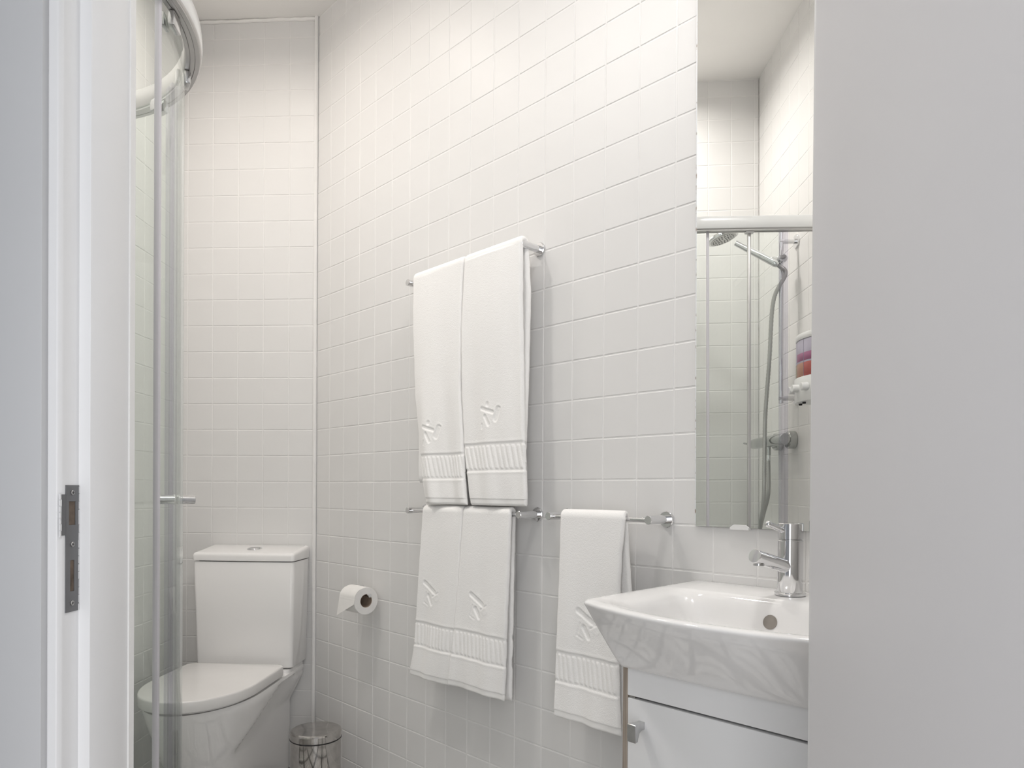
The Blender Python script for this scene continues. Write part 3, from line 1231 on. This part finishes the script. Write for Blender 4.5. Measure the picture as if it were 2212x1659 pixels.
towel('bath_towel', 'long white bath towel on the high bar, right and nearer of the two', 'towel', GU, 1.697,
      [(1.72, 0.968, 1.191), (1.525, 0.957, 1.192), (1.33, 0.958, 1.198), (1.17, 0.969, 1.205), (1.088, 0.984, 1.209), (1.01, 0.998, 1.211)],
      [(1.72, 0.966, 1.182), (1.57, 0.96, 1.193), (1.35, 0.96, 1.188), (1.18, 0.965, 1.181), (1.08, 0.97, 1.166)], 1.022, 1.080,
      (1.082, 1.264, FIG_A), seed=2, ribs=13, slant=0.055, band=(1.112, 1.190), folds=[(0.45, 0.3, 0.004, 1.3, 1.5)])
towel('hand_towel', 'white hand towel on the low bar under the bath towels, left of the pair', 'towel', GL, 1.000,
      [(1.02, 0.779, 0.964), (0.80, 0.762, 0.945), (0.59, 0.741, 0.922), (0.50, 0.718, 0.900)],
      [(1.02, 0.775, 0.956), (0.5, 0.74, 0.915)], 0.503, 0.512,
      (0.83, 0.760, FIG_B), T=0.013, seed=3, ribs=12, slant=0.03, band=(0.596, 0.672), out_bot=0.004)
towel('hand_towel', 'white hand towel on the low bar under the bath towels, right of the pair', 'towel', GL, 1.000,
      [(1.02, 0.967, 1.155), (0.83, 0.949, 1.150), (0.62, 0.928, 1.142), (0.50, 0.908, 1.134)],
      [(1.02, 0.960, 1.144), (0.83, 0.95, 1.140), (0.5, 0.93, 1.135)], 0.510, 0.505,
      (1.041, 0.748, FIG_B), T=0.013, seed=4, ribs=13, slant=0.05, band=(0.598, 0.676), out_bot=0.006)
towel('hand_towel', 'single white hand towel on the bar beside the washbasin', 'towel', GL, 1.000,
      [(1.02, 1.330, 1.524), (0.92, 1.327, 1.513), (0.81, 1.324, 1.509), (0.70, 1.321, 1.508), (0.50, 1.316, 1.519)],
      [(1.02, 1.325, 1.508), (0.9, 1.325, 1.516), (0.5, 1.32, 1.556)], 0.515, 0.505,
      (1.427, 0.752, FIG_B), T=0.013, seed=5, ribs=13, slant=0.05, band=(0.600, 0.678), out_bot=0.004)

# ================================================================ WASHBASIN
SC0, HS = 1.925, 0.271
DEP = 0.400
ZR = 0.872
basin = wall_frame_root('washbasin', 'white ceramic washbasin with sloping sides on the cabinet', 'washbasin', SC0, ZR)


def rim_outline(hs, yb, yf, r, bow, n=10, tp=0.062):
    """plan outline: back straight at yb (near wall, >), front at yf (<), rounded front corners, bowed front"""
    pts = []
    NB = 24
    pts += [(-hs + 2 * hs * k / NB, yb) for k in range(0, NB)]
    pts += [(hs, yb + (yf + r - yb) * k / 14) for k in range(0, 14)]
    for k in range(n + 1):
        a = -PI / 2 * k / n
        pts.append((hs - r + r * math.cos(a), yf + r + r * math.sin(a)))
    for k in range(1, NB):
        x = (hs - r) * (1 - 2 * k / NB)
        pts.append((x, yf))
    for k in range(n + 1):
        a = -PI / 2 - PI / 2 * k / n
        pts.append((-hs + r + r * math.cos(a), yf + r + r * math.sin(a)))
    pts += [(-hs, yf + r + (yb - yf - r) * k / 14) for k in range(1, 14)]
    res = []
    for x, y in pts:
        d = max(0, (yb - y) / (yb - yf))
        res.append((x * (1 - tp * d), y - bow * (1 - min(1, (x / hs) ** 2)) * d ** 3))
    return res


bm = BM()
rings = []
# outside, from the foot up to the rim
prof = [(-0.1125, 0.186, -0.366, 0.016, 0.004, 0.0), (-0.111, 0.193, -0.3705, 0.018, 0.005, 0.0), (-0.106, 0.199, -0.374, 0.02, 0.006, 0.005)]
for k in range(1, 9):
    f = k / 8
    prof.append((-0.106 + 0.0895 * f, 0.199 + 0.064 * f, -0.374 - 0.022 * f, 0.018, 0.006 + 0.053 * f, 0.005 + 0.056 * f))
prof += [(-0.011, HS - 0.0045, -DEP + 0.0028, 0.017, 0.0605, 0.062), (-0.0075, HS - 0.003, -DEP + 0.0012, 0.017, 0.062, 0.062), (-0.0045, HS - 0.0028, -DEP + 0.0010, 0.017, 0.0625, 0.062),
         (-0.002, HS - 0.0042, -DEP + 0.0026, 0.017, 0.0625, 0.062), (-0.0004, HS - 0.0075, -DEP + 0.006, 0.017, 0.0625, 0.062)]
for z, hs, yf, r, bow, tp in prof:
    rings.append([Vector((x, y, z)) for x, y in rim_outline(hs, -0.001, yf, r, bow, tp=tp)])


# inner rim and bowl: morph from the rim outline to a rounded rectangle, same vertex count
N_OUT = len(rings[0])


def morph(ys, yf, hx, r, z, bow=0.05):
    o = rim_outline(hx, ys, yf, r, bow, tp=0.04)
    # round the back corners too
    res = []
    for x, y in o:
        for sx in (-1, 1):
            cx, cy = sx * (hx - r), ys - r
            if sx * x > hx - r and y > ys - r:
                d = math.hypot(x - cx, y - cy)
                mx = max(abs(x - cx), abs(y - cy))
                if d > 1e-9:
                    k = r * (mx / r) / d
                    x, y = cx + (x - cx) * k, cy + (y - cy) * k
                break
        res.append(Vector((x, y, z)))
    return res


rings.append([Vector((x, y, 0.0003)) for x, y in rim_outline(HS - 0.014, -0.006, -DEP + 0.012, 0.022, 0.0625)])
for ys, yf, hx, r, z, bow in ((-0.130, -0.384, 0.243, 0.024, -0.0002, 0.060), (-0.136, -0.376, 0.230, 0.028, -0.0022, 0.059), (-0.1405, -0.366, 0.216, 0.032, -0.0065, 0.057), (-0.1445, -0.355, 0.203, 0.036, -0.0135, 0.054),
                              (-0.149, -0.344, 0.192, 0.040, -0.026, 0.05), (-0.154, -0.335, 0.181, 0.042, -0.044, 0.045), (-0.161, -0.326, 0.167, 0.044, -0.066, 0.04), (-0.175, -0.318, 0.143, 0.046, -0.083, 0.03), (-0.20, -0.305, 0.10, 0.05, -0.090, 0.015), (-0.225, -0.290, 0.05, 0.03, -0.0915, 0.0)):
    rings.append(morph(ys, yf, hx, r, z, bow))
loft(bm, rings)
ba = finish(bm, 'basin_bowl', 'ceramic', basin, ang=50)
# overflow hole on the wall-side of the bowl
bm = BM()
mt = Matrix.Translation((-0.024, -0.1529, -0.040)) @ Matrix.Rotation(math.radians(73), 4, 'X')
t = bmesh.new()
loft(t, [[Vector((0.0128 * math.cos(2 * PI * k / 32), 0.0128 * math.sin(2 * PI * k / 32), z)) for k in range(32)] for z in (-0.006, 0.0012)], True, False, True)
merge(bm, t, 0, mt)
finish(bm, 'overflow_hole', 'overflow', basin)
bm = BM()
t = bmesh.new()
lathe(bm, [(0.022, -0.092), (0.022, -0.0885), (0.019, -0.0875), (0.0005, -0.0875)], 32, 0, Matrix.Translation((0, -0.26, 0)))
finish(bm, 'drain', 'chrome', basin)

# ---------------------------------------------------------------- tap
tap = wall_frame_root('basin_tap', 'chrome single lever mixer tap on the washbasin', 'tap', 1.901, ZR + 0.0006)
TY = -0.076
bm = BM()
lathe(bm, [(0.0265, 0), (0.0275, 0.001), (0.0275, 0.005), (0.026, 0.006), (0.023, 0.0062)], 48, 0, Matrix.Translation((0, TY, 0)))
finish(bm, 'base_ring', 'chrome', tap)
bm = BM()
rod(bm, (0, TY, 0.004), (0, TY, 0.1015), 0.0225, 48, 0.001)
finish(bm, 'body', 'chrome', tap, ang=40)
bm = BM()
rod(bm, (0, TY, 0.1005), (0, TY, 0.1045), 0.0205, 48)
finish(bm, 'joint', 'chrome_worn', tap)
bm = BM()
rod(bm, (0, TY, 0.1035), (0, TY, 0.133), 0.0225, 48, 0.0012)
finish(bm, 'cap', 'chrome', tap, ang=40)
bm = BM()
sdir = Vector((-0.16, -1, 0.26)).normalized()
p0 = Vector((0, TY, 0.050))
rod(bm, p0, p0 + sdir * 0.109, 0.0128, 40, 0.0012)
spout = finish(bm, 'spout', 'chrome', tap, ang=40)
bm = BM()
pe = p0 + sdir * 0.096
rod(bm, pe + Vector((0, 0, -0.0075)), pe + Vector((0, 0, -0.0148)), 0.0095, 28)
finish(bm, 'aerator', 'chrome_worn', spout)
bm = BM()
ldir = Vector((-0.30, -1, 0.34)).normalized()
l0 = Vector((-0.004, TY - 0.014, 0.118))
rod(bm, l0, l0 + ldir * 0.042, 0.0054, 20)
lev = finish(bm, 'lever', 'chrome', tap, ang=40)
bm = BM()
sph(bm, l0 + ldir * 0.044, 0.0062)
finish(bm, 'lever_tip', 'chrome', lev)

# ---------------------------------------------------------------- cabinet
CS0, CS1 = 1.738, 2.112
CD = 0.3625
cab = wall_frame_root('vanity_cabinet', 'white vanity cabinet with plywood edged side under the washbasin', 'cabinet', CS0, 0)
Lc = CS1 - CS0
ZT = ZR - 0.1122
for nm, x0 in (('side_panel', 0), ('side_panel', Lc - 0.0105)):
    bm = BM()
    box(bm, (x0, -0.003, 0.10), (x0 + 0.0105, -CD, ZT), 0.0006, 1)
    finish(bm, nm, 'ply', cab)
    # white faces of the board
bm = BM()
box(bm, (-0.0008, -0.003, 0.10), (0.0, -CD + 0.001, ZT))
finish(bm, 'side_face', 'melamine', cab, smooth=False)
bm = BM()
box(bm, (0.013, -0.003, 0.10), (Lc - 0.013, -CD + 0.02, 0.116))
finish(bm, 'bottom_panel', 'melamine', cab, smooth=False)
bm = BM()
box(bm, (0.013, -0.003, 0.116), (Lc - 0.013, -0.009, ZT))
finish(bm, 'back_panel', 'melamine', cab, smooth=False)
ZG = 0.7125
bm = BM()
box(bm, (0.011, -CD + 0.016, ZG), (Lc - 0.011, -CD - 0.001, ZT - 0.0005), 0.0006, 1)
finish(bm, 'top_rail', 'melamine', cab)
bm = BM()
box(bm, (0.0118, -CD + 0.016, 0.105), (Lc - 0.0118, -CD - 0.001, ZG - 0.0045), 0.0008, 2)
dr = finish(bm, 'door', 'melamine', cab)
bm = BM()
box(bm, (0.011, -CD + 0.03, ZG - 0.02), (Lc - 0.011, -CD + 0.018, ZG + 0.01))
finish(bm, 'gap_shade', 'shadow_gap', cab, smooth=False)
bm = BM()
box(bm, (0.011, -CD + 0.018, ZG - 0.0044), (0.024, -CD + 0.003, ZG - 0.0002))
finish(bm, 'hinge_plate', 'steel', cab, smooth=False)
# knob: stem that flares into a rectangular plate
bm = BM()
kx, kz = 0.041, 0.662
rr = []
for dy, w, h0, h1 in ((0.0, 0.0062, -0.001, 0.0118), (-0.006, 0.0058, -0.001, 0.0118), (-0.014, 0.0062, -0.004, 0.0120), (-0.0195, 0.0074, -0.012, 0.0122), (-0.0225, 0.0084, -0.0165, 0.0125), (-0.0285, 0.0088, -0.0172, 0.0128), (-0.0295, 0.0080, -0.0164, 0.0120)):
    ring = []
    for cx, cz, a0 in ((w, h1, 0), (-w, h1, 1), (-w, h0, 2), (w, h0, 3)):
        for k in range(4):
            a = a0 * PI / 2 + PI / 2 * k / 3
            sx, sz = (1 if cx > 0 else -1), (1 if cz == h1 else -1)
            ring.append(Vector((kx + cx - sx * 0.0012 + 0.0012 * math.cos(a), -CD - 0.001 + dy, kz + cz - sz * 0.0012 + 0.0012 * math.sin(a))))
    rr.append(ring)
loft(bm, rr)
finish(bm, 'knob', 'chrome_worn', dr, ang=30)
for x, y in ((0.02, -0.05), (0.02, -CD + 0.05), (Lc - 0.02, -0.05), (Lc - 0.02, -CD + 0.05)):
    bm = BM()
    rod(bm, (x, y, 0.0), (x, y, 0.101), 0.016, 20)
    finish(bm, 'leg', 'steel', cab)

# ================================================================ MIRROR
DLm, TIm = 0.025, 0.0085
mir = thing('wall_mirror', 'tall frameless mirror with flaking left edge above the washbasin', 'mirror', Vector((-0.006, -1.658, 0.9885)), 0)
nrm = Vector((-math.cos(DLm) * math.cos(TIm), math.sin(DLm) * math.cos(TIm), -math.sin(TIm)))
# board frame: a along the wall (towards the door), b up, n out
av = Vector((0, 0, 1)).cross(nrm).normalized()
if av.y > 0:
    av = -av
bv = nrm.cross(av)
if bv.z < 0:
    bv = -bv
MW, MH, MTK = 0.56, 1.55, 0.005


def mpt(a, b, n):
    return av * a + bv * b + nrm * n


def mslab(bm, a0, a1, b0, b1, n0, n1, mat=0):
    t = bmesh.new()
    vs = [t.verts.new(mpt(a, b, n)) for n in (n0, n1) for b in (b0, b1) for a in (a0, a1)]
    for f in ((0, 1, 3, 2), (4, 5, 7, 6), (0, 1, 5, 4), (2, 3, 7, 6), (0, 2, 6, 4), (1, 3, 7, 5)):
        t.faces.new([vs[i] for i in f])
    merge(bm, t, mat)


bm = BM()
mslab(bm, 0.0012, MW, 0.0, MH, -0.0008, 0.0)
finish(bm, 'mirror_pane', 'mirror', mir, smooth=False)
bm = BM()
mslab(bm, 0.0012, MW, 0.0, MH, -MTK, -0.0009)
mslab(bm, -0.0012, 0.0012, 0.0, MH, -MTK, 0.0)
finish(bm, 'mirror_edge', 'mirror_edge', mir, smooth=False)
for a in (0.105, 0.42):
    bm = BM()
    t = bmesh.new()
    poly = [(a - 0.021, -0.004), (a + 0.021, -0.004), (a + 0.021, 0.001), (a + 0.013, 0.0065), (a - 0.013, 0.0065), (a - 0.021, 0.001)]
    loft(t, [[mpt(x, y, n) for x, y in poly] for n in (-0.008, 0.0022)])
    merge(bm, t)
    finish(bm, 'mirror_clip', 'white_plastic', mir, smooth=False)

# ================================================================ SHOWER ENCLOSURE
CUa, CVa, RO = 0.242, 1.409, 0.448          # centre of the quarter arc and outer radius at the rail
UE, VE = 0.452, 1.786
Z_RB, Z_RT = 1.975, 2.022
RG = 0.420                                  # glass radius
shower = uv_root('shower_enclosure', 'quadrant shower enclosure with curved sliding glass doors and white top rail', 'shower enclosure', 0, 0, 0)


def arc_pts(rad, a0=0.0, a1=90.0, n=36):
    return [(CUa - rad * math.cos(math.radians(a0 + (a1 - a0) * k / n)), CVa - rad * math.sin(math.radians(a0 + (a1 - a0) * k / n))) for k in range(n + 1)]


def path_strip(bm, ptsA, ptsB, z0, z1, mat=0, bevel=None):
    """solid between two plan polylines A (outer) and B (inner)"""
    rings = []
    for (a, b) in zip(ptsA, ptsB):
        rings.append([Vector((a[0], a[1], z0)), Vector((a[0], a[1], z1)), Vector((b[0], b[1], z1)), Vector((b[0], b[1], z0))])
    loft(bm, rings, True, True, True, mat)


def full_path(off):
    r = RO - off
    u0 = CUa - r
    v1 = CVa - r
    return [(u0, VE), (u0, 1.6), (u0, 1.5)] + arc_pts(r) + [(0.3, v1), (UE + (1 - (v1 / 1.0)) * 0.02, v1)]


# top rail: rounded white face, grey underside with a running groove
bm = BM()
prof = [(0.0035, Z_RB), (0.0, Z_RB + 0.004), (-0.0015, Z_RB + 0.022), (0.0, Z_RB + 0.040), (0.004, Z_RT), (0.030, Z_RT), (0.034, Z_RT - 0.004), (0.034, Z_RB + 0.003), (0.031, Z_RB)]
plist = [full_path(off) for off, z in prof]
rings = []
for k in range(len(plist[0])):
    rings.append([Vector((plist[i][k][0], plist[i][k][1], prof[i][1])) for i in range(len(prof))])
rv = loft(bm, rings)
nP = len(prof)
bm.faces.ensure_lookup_table()
for f in bm.faces:
    c = f.calc_center_median()
    d_out = math.hypot(c.x - CUa, c.y - CVa) if (c.x < CUa and c.y < CVa) else max(CUa - c.x, CVa - c.y)
    f.material_index = 0 if (d_out > RO - 0.022 and c.z > Z_RB + 0.003) else 1
finish(bm, 'top_rail', ['rail_white', 'alu'], shower, ang=50)
bm = BM()
path_strip(bm, full_path(0.004), full_path(0.0125), Z_RB - 0.0030, Z_RB + 0.001)
path_strip(bm, full_path(0.0135), full_path(0.0225), Z_RB - 0.0022, Z_RB + 0.001)
path_strip(bm, full_path(0.0235), full_path(0.031), Z_RB - 0.0034, Z_RB + 0.001)
tr = finish(bm, 'track', 'alu', shower, ang=40)
tr['label'] = 'grey aluminium running track under the rail'
# tray + bottom rail
bm = BM()
tray = full_path(-0.01)
poly = tray + [(UE, VE)]
loft(bm, [[Vector((x, y, z)) for x, y in poly] for z in (0.0, 0.055)])
finish(bm, 'tray', 'pot', shower, smooth=False)
bm = BM()
path_strip(bm, full_path(0.004), full_path(0.030), 0.055, 0.075)
finish(bm, 'bottom_rail', 'alu', shower, ang=40)

GZ0, GZ1 = 0.078, Z_RB - 0.001
GT = 0.005
# flat pane on the door side (its free edge carries a clear seal)
ug = CUa - RG
bm = BM()
box(bm, (ug, 1.412, GZ0), (ug + GT, 1.668, GZ1))
finish(bm, 'side_pane', 'glass', shower, smooth=False)
bm = BM()
for v0 in (1.666, 1.677, 1.688):
    rod(bm, (ug + 0.002, v0, GZ0), (ug + 0.002, v0, GZ1), 0.0058, 12)
s1 = finish(bm, 'edge_seal', 'seal', shower)
s1['label'] = 'translucent ribbed seal on the free glass edge'
bm = BM()
box(bm, (ug - 0.006, 1.550, GZ0), (ug + 0.010, 1.560, GZ1), 0.002)
finish(bm, 'glass_profile', 'alu', shower)
bm = BM()
box(bm, (ug - 0.005, 1.403, GZ0), (ug + 0.006, 1.413, GZ1), 0.003)
finish(bm, 'glass_profile', 'grey_seal', shower)
# far flat pane
bm = BM()
vg = CVa - RG
box(bm, (CUa + 0.003, vg, GZ0), (UE + 0.015, vg + GT, GZ1))
finish(bm, 'side_pane', 'glass', shower, smooth=False)


def curved_door(a0, a1, rad):
    bm = BM()
    path_strip(bm, arc_pts(rad, a0, a1, 40), arc_pts(rad - GT, a0, a1, 40), GZ0, GZ1)
    return finish(bm, 'curved_door', 'glass', shower, ang=40)


def radial(ang, rad, z):
    a = math.radians(ang)
    return Vector((CUa - rad * math.cos(a), CVa - rad * math.sin(a), z))


RD = RG - 0.005
d1 = curved_door(1, 44.3, RD)
d2 = curved_door(49.6, 90, RD)
for d, a0, a1 in ((d1, 44.3, 46.2), (d2, 47.4, 49.6)):
    bm = BM()
    path_strip(bm, arc_pts(RD + 0.003, a0, a1, 4), arc_pts(RD - 0.011, a0, a1, 4), GZ0, GZ1)
    finish(bm, 'door_seal', 'seal', d, ang=40)
# knob through the first door
bm = BM()
zk = 1.037
ak = 42.0
rod(bm, radial(ak, RD + 0.0005, zk), radial(ak, RD + 0.037, zk), 0.0105, 28, 0.001)
rod(bm, radial(ak, RD - GT - 0.0005, zk), radial(ak, RD - GT - 0.036, zk), 0.0105, 28, 0.001)
kn = finish(bm, 'door_knob', 'chrome', d1, ang=40)
bm = BM()
rod(bm, radial(ak, RD + 0.0002, zk), radial(ak, RD + 0.003, zk), 0.0112, 28)
rod(bm, radial(ak, RD - GT - 0.0002, zk), radial(ak, RD - GT - 0.003, zk), 0.0112, 28)
finish(bm, 'knob_washer', 'white_plastic', kn)
# rollers: hangers under the rail and sprung guides at the foot
for d, angs in ((d1, (8, 36)), (d2, (58, 84))):
    for a in angs:
        bm = BM()
        p = radial(a, RD, 0)
        tang = Vector((math.sin(math.radians(a)), -math.cos(math.radians(a)), 0))
        nr = radial(a, RD + 1, 0) - p
        mt = Matrix((
            (tang.x, nr.x, 0, p.x), (tang.y, nr.y, 0, p.y), (0, 0, 1, 0), (0, 0, 0, 1)))
        box(bm, (-0.018, 0.001, Z_RB - 0.032), (0.018, 0.014, Z_RB - 0.004), 0.003, 2, 0, mt)
        box(bm, (-0.014, -GT - 0.010, Z_RB - 0.030), (0.014, -GT - 0.001, Z_RB - 0.004), 0.003, 2, 0, mt)
        finish(bm, 'roller_hanger', 'chrome_worn', d)
        bm = BM()
        t = bmesh.new()
        box(t, (-0.012, -GT - 0.012, 0.125), (0.012, -GT - 0.001, 0.205), 0.0055, 3)
        merge(bm, t, 0, mt)
        finish(bm, 'foot_guide', 'white_plastic', d)
bm = BM()
box(bm, (ug - 0.012, 1.540, Z_RB - 0.008), (ug + 0.012, 1.571, Z_RB), 0.004)
finish(bm, 'profile_cap', 'white_plastic', shower)

# ================================================================ SHOWER FITTINGS (seen in the mirror)
mixer = uv_root('shower_mixer', 'chrome bar shower mixer on the tiled wall, seen in the mirror', 'shower mixer', 0, 0, 0)
ZM = 1.243
VM = 1.725
for uu in (0.017, 0.167):
    bm = BM()
    rod(bm, (uu, V_T + 0.001, ZM), (uu, V_T - 0.030, ZM), 0.034, 40, 0.003)
    rs = finish(bm, 'rosette', 'chrome_dull', mixer)
    bm = BM()
    rod(bm, (uu, V_T - 0.028, ZM), (uu, VM, ZM), 0.015, 28)
    finish(bm, 'connector', 'chrome_dull', rs)
bm = BM()
tube(bm, [(-0.055, VM, ZM), (-0.05, VM, ZM), (0.30, VM, ZM), (0.318, VM, ZM), (0.328, VM, ZM), (0.333, VM, ZM)], [0.019, 0.022, 0.022, 0.021, 0.016, 0.008], 36)
mb = finish(bm, 'mixer_body', 'chrome_dull', mixer)
bm = BM()
rod(bm, (0.325, VM - 0.006, ZM - 0.002), (0.395, VM - 0.02, ZM + 0.008), 0.0042, 16)
finish(bm, 'lever', 'chrome_dull', mb)
bm = BM()
rod(bm, (0.135, VM, ZM - 0.018), (0.135, VM, ZM - 0.055), 0.0105, 24)
finish(bm, 'outlet', 'chrome_dull', mixer)

riser = uv_root('shower_rail', 'chrome riser rail with a sliding bracket, seen in the mirror', 'shower rail', 0, 0, 0)
UR_, VR_ = -0.004, 1.728
for zz in (1.995, 1.40):
    bm = BM()
    rod(bm, (UR_, V_T + 0.001, zz), (UR_, V_T - 0.007, zz), 0.026, 36)
    rod(bm, (UR_, V_T - 0.006, zz), (UR_, VR_ - 0.008, zz), 0.0095, 24)
    finish(bm, 'wall_bracket', 'chrome', riser)
bm = BM()
rod(bm, (UR_, VR_, 1.38), (UR_, VR_, 2.03), 0.0085, 24)
finish(bm, 'pole', 'chrome', riser)
bm = BM()
rod(bm, (UR_ - 0.026, VR_, 1.925), (UR_ + 0.030, VR_, 1.925), 0.0155, 28, 0.003)
tube(bm, [(UR_, VR_ - 0.01, 1.925), (UR_ - 0.005, VR_ - 0.035, 1.922)], 0.014, 20)
finish(bm, 'slider', 'chrome', riser)

hs = uv_root('hand_shower', 'chrome hand shower with a wide round head, seen in the mirror', 'hand shower', 0, 0, 0)
hA = Vector((-0.012, 1.688, 1.918))
hB = Vector((0.025, 1.565, 2.002))
hd = (hB - hA).normalized()
bm = BM()
tube(bm, smoothpath([hA - hd * 0.03, hA, hA + (hB - hA) * 0.5, hB], 14), [0.010, 0.012, 0.0135, 0.0135, 0.0135, 0.0132, 0.013, 0.0128, 0.0125, 0.0122, 0.012, 0.0118, 0.0116, 0.0115], 24)
finish(bm, 'handle', 'chrome', hs)
hn = (hd * 0.45 + Vector((0, 0, 1))).normalized()      # head axis (up)
hc = hB + hd * 0.058 + Vector((0, 0, -0.006))
xx, yy = frame_of(hn)
mt = Matrix(((xx.x, yy.x, hn.x, hc.x), (xx.y, yy.y, hn.y, hc.y), (xx.z, yy.z, hn.z, hc.z), (0, 0, 0, 1)))
bm = BM()
lathe(bm, [(0.050, -0.008), (0.058, -0.007), (0.060, -0.001), (0.055, 0.006), (0.038, 0.012), (0.018, 0.016), (0.001, 0.017)], 48, 0, mt)
head = finish(bm, 'head', 'chrome', hs)
bm = BM()
lathe(bm, [(0.049, -0.0095), (0.050, -0.0075)], 40, 0, mt)
spr = finish(bm, 'spray_plate', 'alu', head)
bm = BM()
for ring_, cnt in ((0.012, 6), (0.021, 12), (0.030, 16), (0.039, 22)):
    for k in range(cnt):
        a = 2 * PI * k / cnt
        c = mt @ Vector((ring_ * math.cos(a), ring_ * math.sin(a), -0.0093))
        rod(bm, c, c - hn * 0.0016, 0.0017, 8, 0.0003)
noz = finish(bm, 'nozzles', 'black', head)
noz['kind'] = 'stuff'
hose = uv_root('shower_hose', 'grey ribbed metal shower hose looping below the mixer, seen in the mirror', 'hose', 0, 0, 0)
hp = smoothpath([hA - hd * 0.03, hA - hd * 0.06 + Vector((0, 0, -0.02)), (0.0, 1.70, 1.77), (0.03, 1.695, 1.55), (0.062, 1.69, 1.34), (0.058, 1.685, 1.16), (0.050, 1.68, 1.02), (0.075, 1.675, 0.91), (0.135, 1.675, 0.80), (0.185, 1.685, 0.77),
                 (0.20, 1.70, 0.83), (0.155, 1.712, 0.95), (0.120, 1.72, 1.03), (0.128, 1.724, 1.12), (0.135, VM, ZM - 0.052)], 420)
bm = BM()
tube(bm, hp, [0.0072 + (0.0012 if k % 2 else 0) for k in range(len(hp))], 14)
finish(bm, 'hose_tube', 'steel', hose, ang=60)
bm = BM()
rod(bm, (0.135, VM, ZM - 0.05), (0.135, VM, ZM - 0.082), 0.0098, 20)
finish(bm, 'hose_nut', 'chrome', hose)

# ---------------------------------------------------------------- soap dispenser on the doorway wall
UD1, UD0 = -0.148, -0.328
disp = uv_root('soap_dispenser', 'white wall soap dispenser with coloured chambers and push knobs, seen in the mirror', 'soap dispenser', UD1, V_T, 1.36)
WD = UD1 - UD0
VF = -0.083


def dbox(name, u0, u1, v0, v1, z0, z1, mat, bev=0.004, parent=None):
    bm = BM()
    box(bm, (-u0, v0, z0), (-u1, v1, z1), bev, 3)
    return finish(bm, name, mat, parent or disp, ang=40)


def bowed(name, u0, u1, z0, z1, mat, inset=0.0, parent=None, rtop=0.0):
    """front shell bowed outwards in plan"""
    bm = BM()
    N = 14
    pts = []
    for k in range(N + 1):
        f = u0 + (u1 - u0) * k / N
        c = (f / WD - 0.5) * 2
        pts.append((-f, VF + 0.022 * c * c + inset))
    rings = []
    for z, g in ((z0, 0.002), (z0 + 0.003, 0), (z1 - 0.003, 0), (z1, 0.002)):
        rings.append([Vector((x, y + g, z)) for x, y in pts] + [Vector((-u1, -0.001, z)), Vector((-u0, -0.001, z))])
    loft(bm, rings)
    return finish(bm, name, mat, parent or disp, ang=50)


bowed('body', 0.0, WD, 0.0, 0.085, 'white_plastic')
bowed('cap', 0.004, WD - 0.004, 0.215, 0.236, 'white_plastic', 0.004)
for k, (mlow, mhi) in enumerate((('label_olive', 'label_lilac'), ('label_orange', 'label_magenta'), ('label_red', 'label_magenta'))):
    a, b = WD * k / 3 + 0.0015 + (0.003 if k == 0 else 0), WD * (k + 1) / 3 - 0.0015 - (0.003 if k == 2 else 0)
    ch = bowed('chamber', a, b, 0.086, 0.214, mhi if False else 'label_lilac', 0.006)
    bowed('soap', a + 0.0002, b - 0.0002, 0.0865, 0.136, mlow, 0.0055, ch)
    bowed('label_band', a + 0.0004, b - 0.0004, 0.137, 0.170 if k else 0.15, mhi, 0.0057, ch)
    bm = BM()
    uu = (a + b) / 2
    c = (uu / WD - 0.5) * 2
    vv = VF + 0.022 * c * c
    rod(bm, (-uu, vv + 0.004, 0.047), (-uu, vv - 0.020, 0.047), 0.0135, 28, 0.002)
    finish(bm, 'push_knob', 'white_plastic', disp)
    bm = BM()
    rod(bm, (-uu, vv + 0.022, 0.004), (-uu, vv + 0.022, -0.006), 0.006, 16)
    finish(bm, 'nozzle', 'black', disp)

SC.frame_set(1)
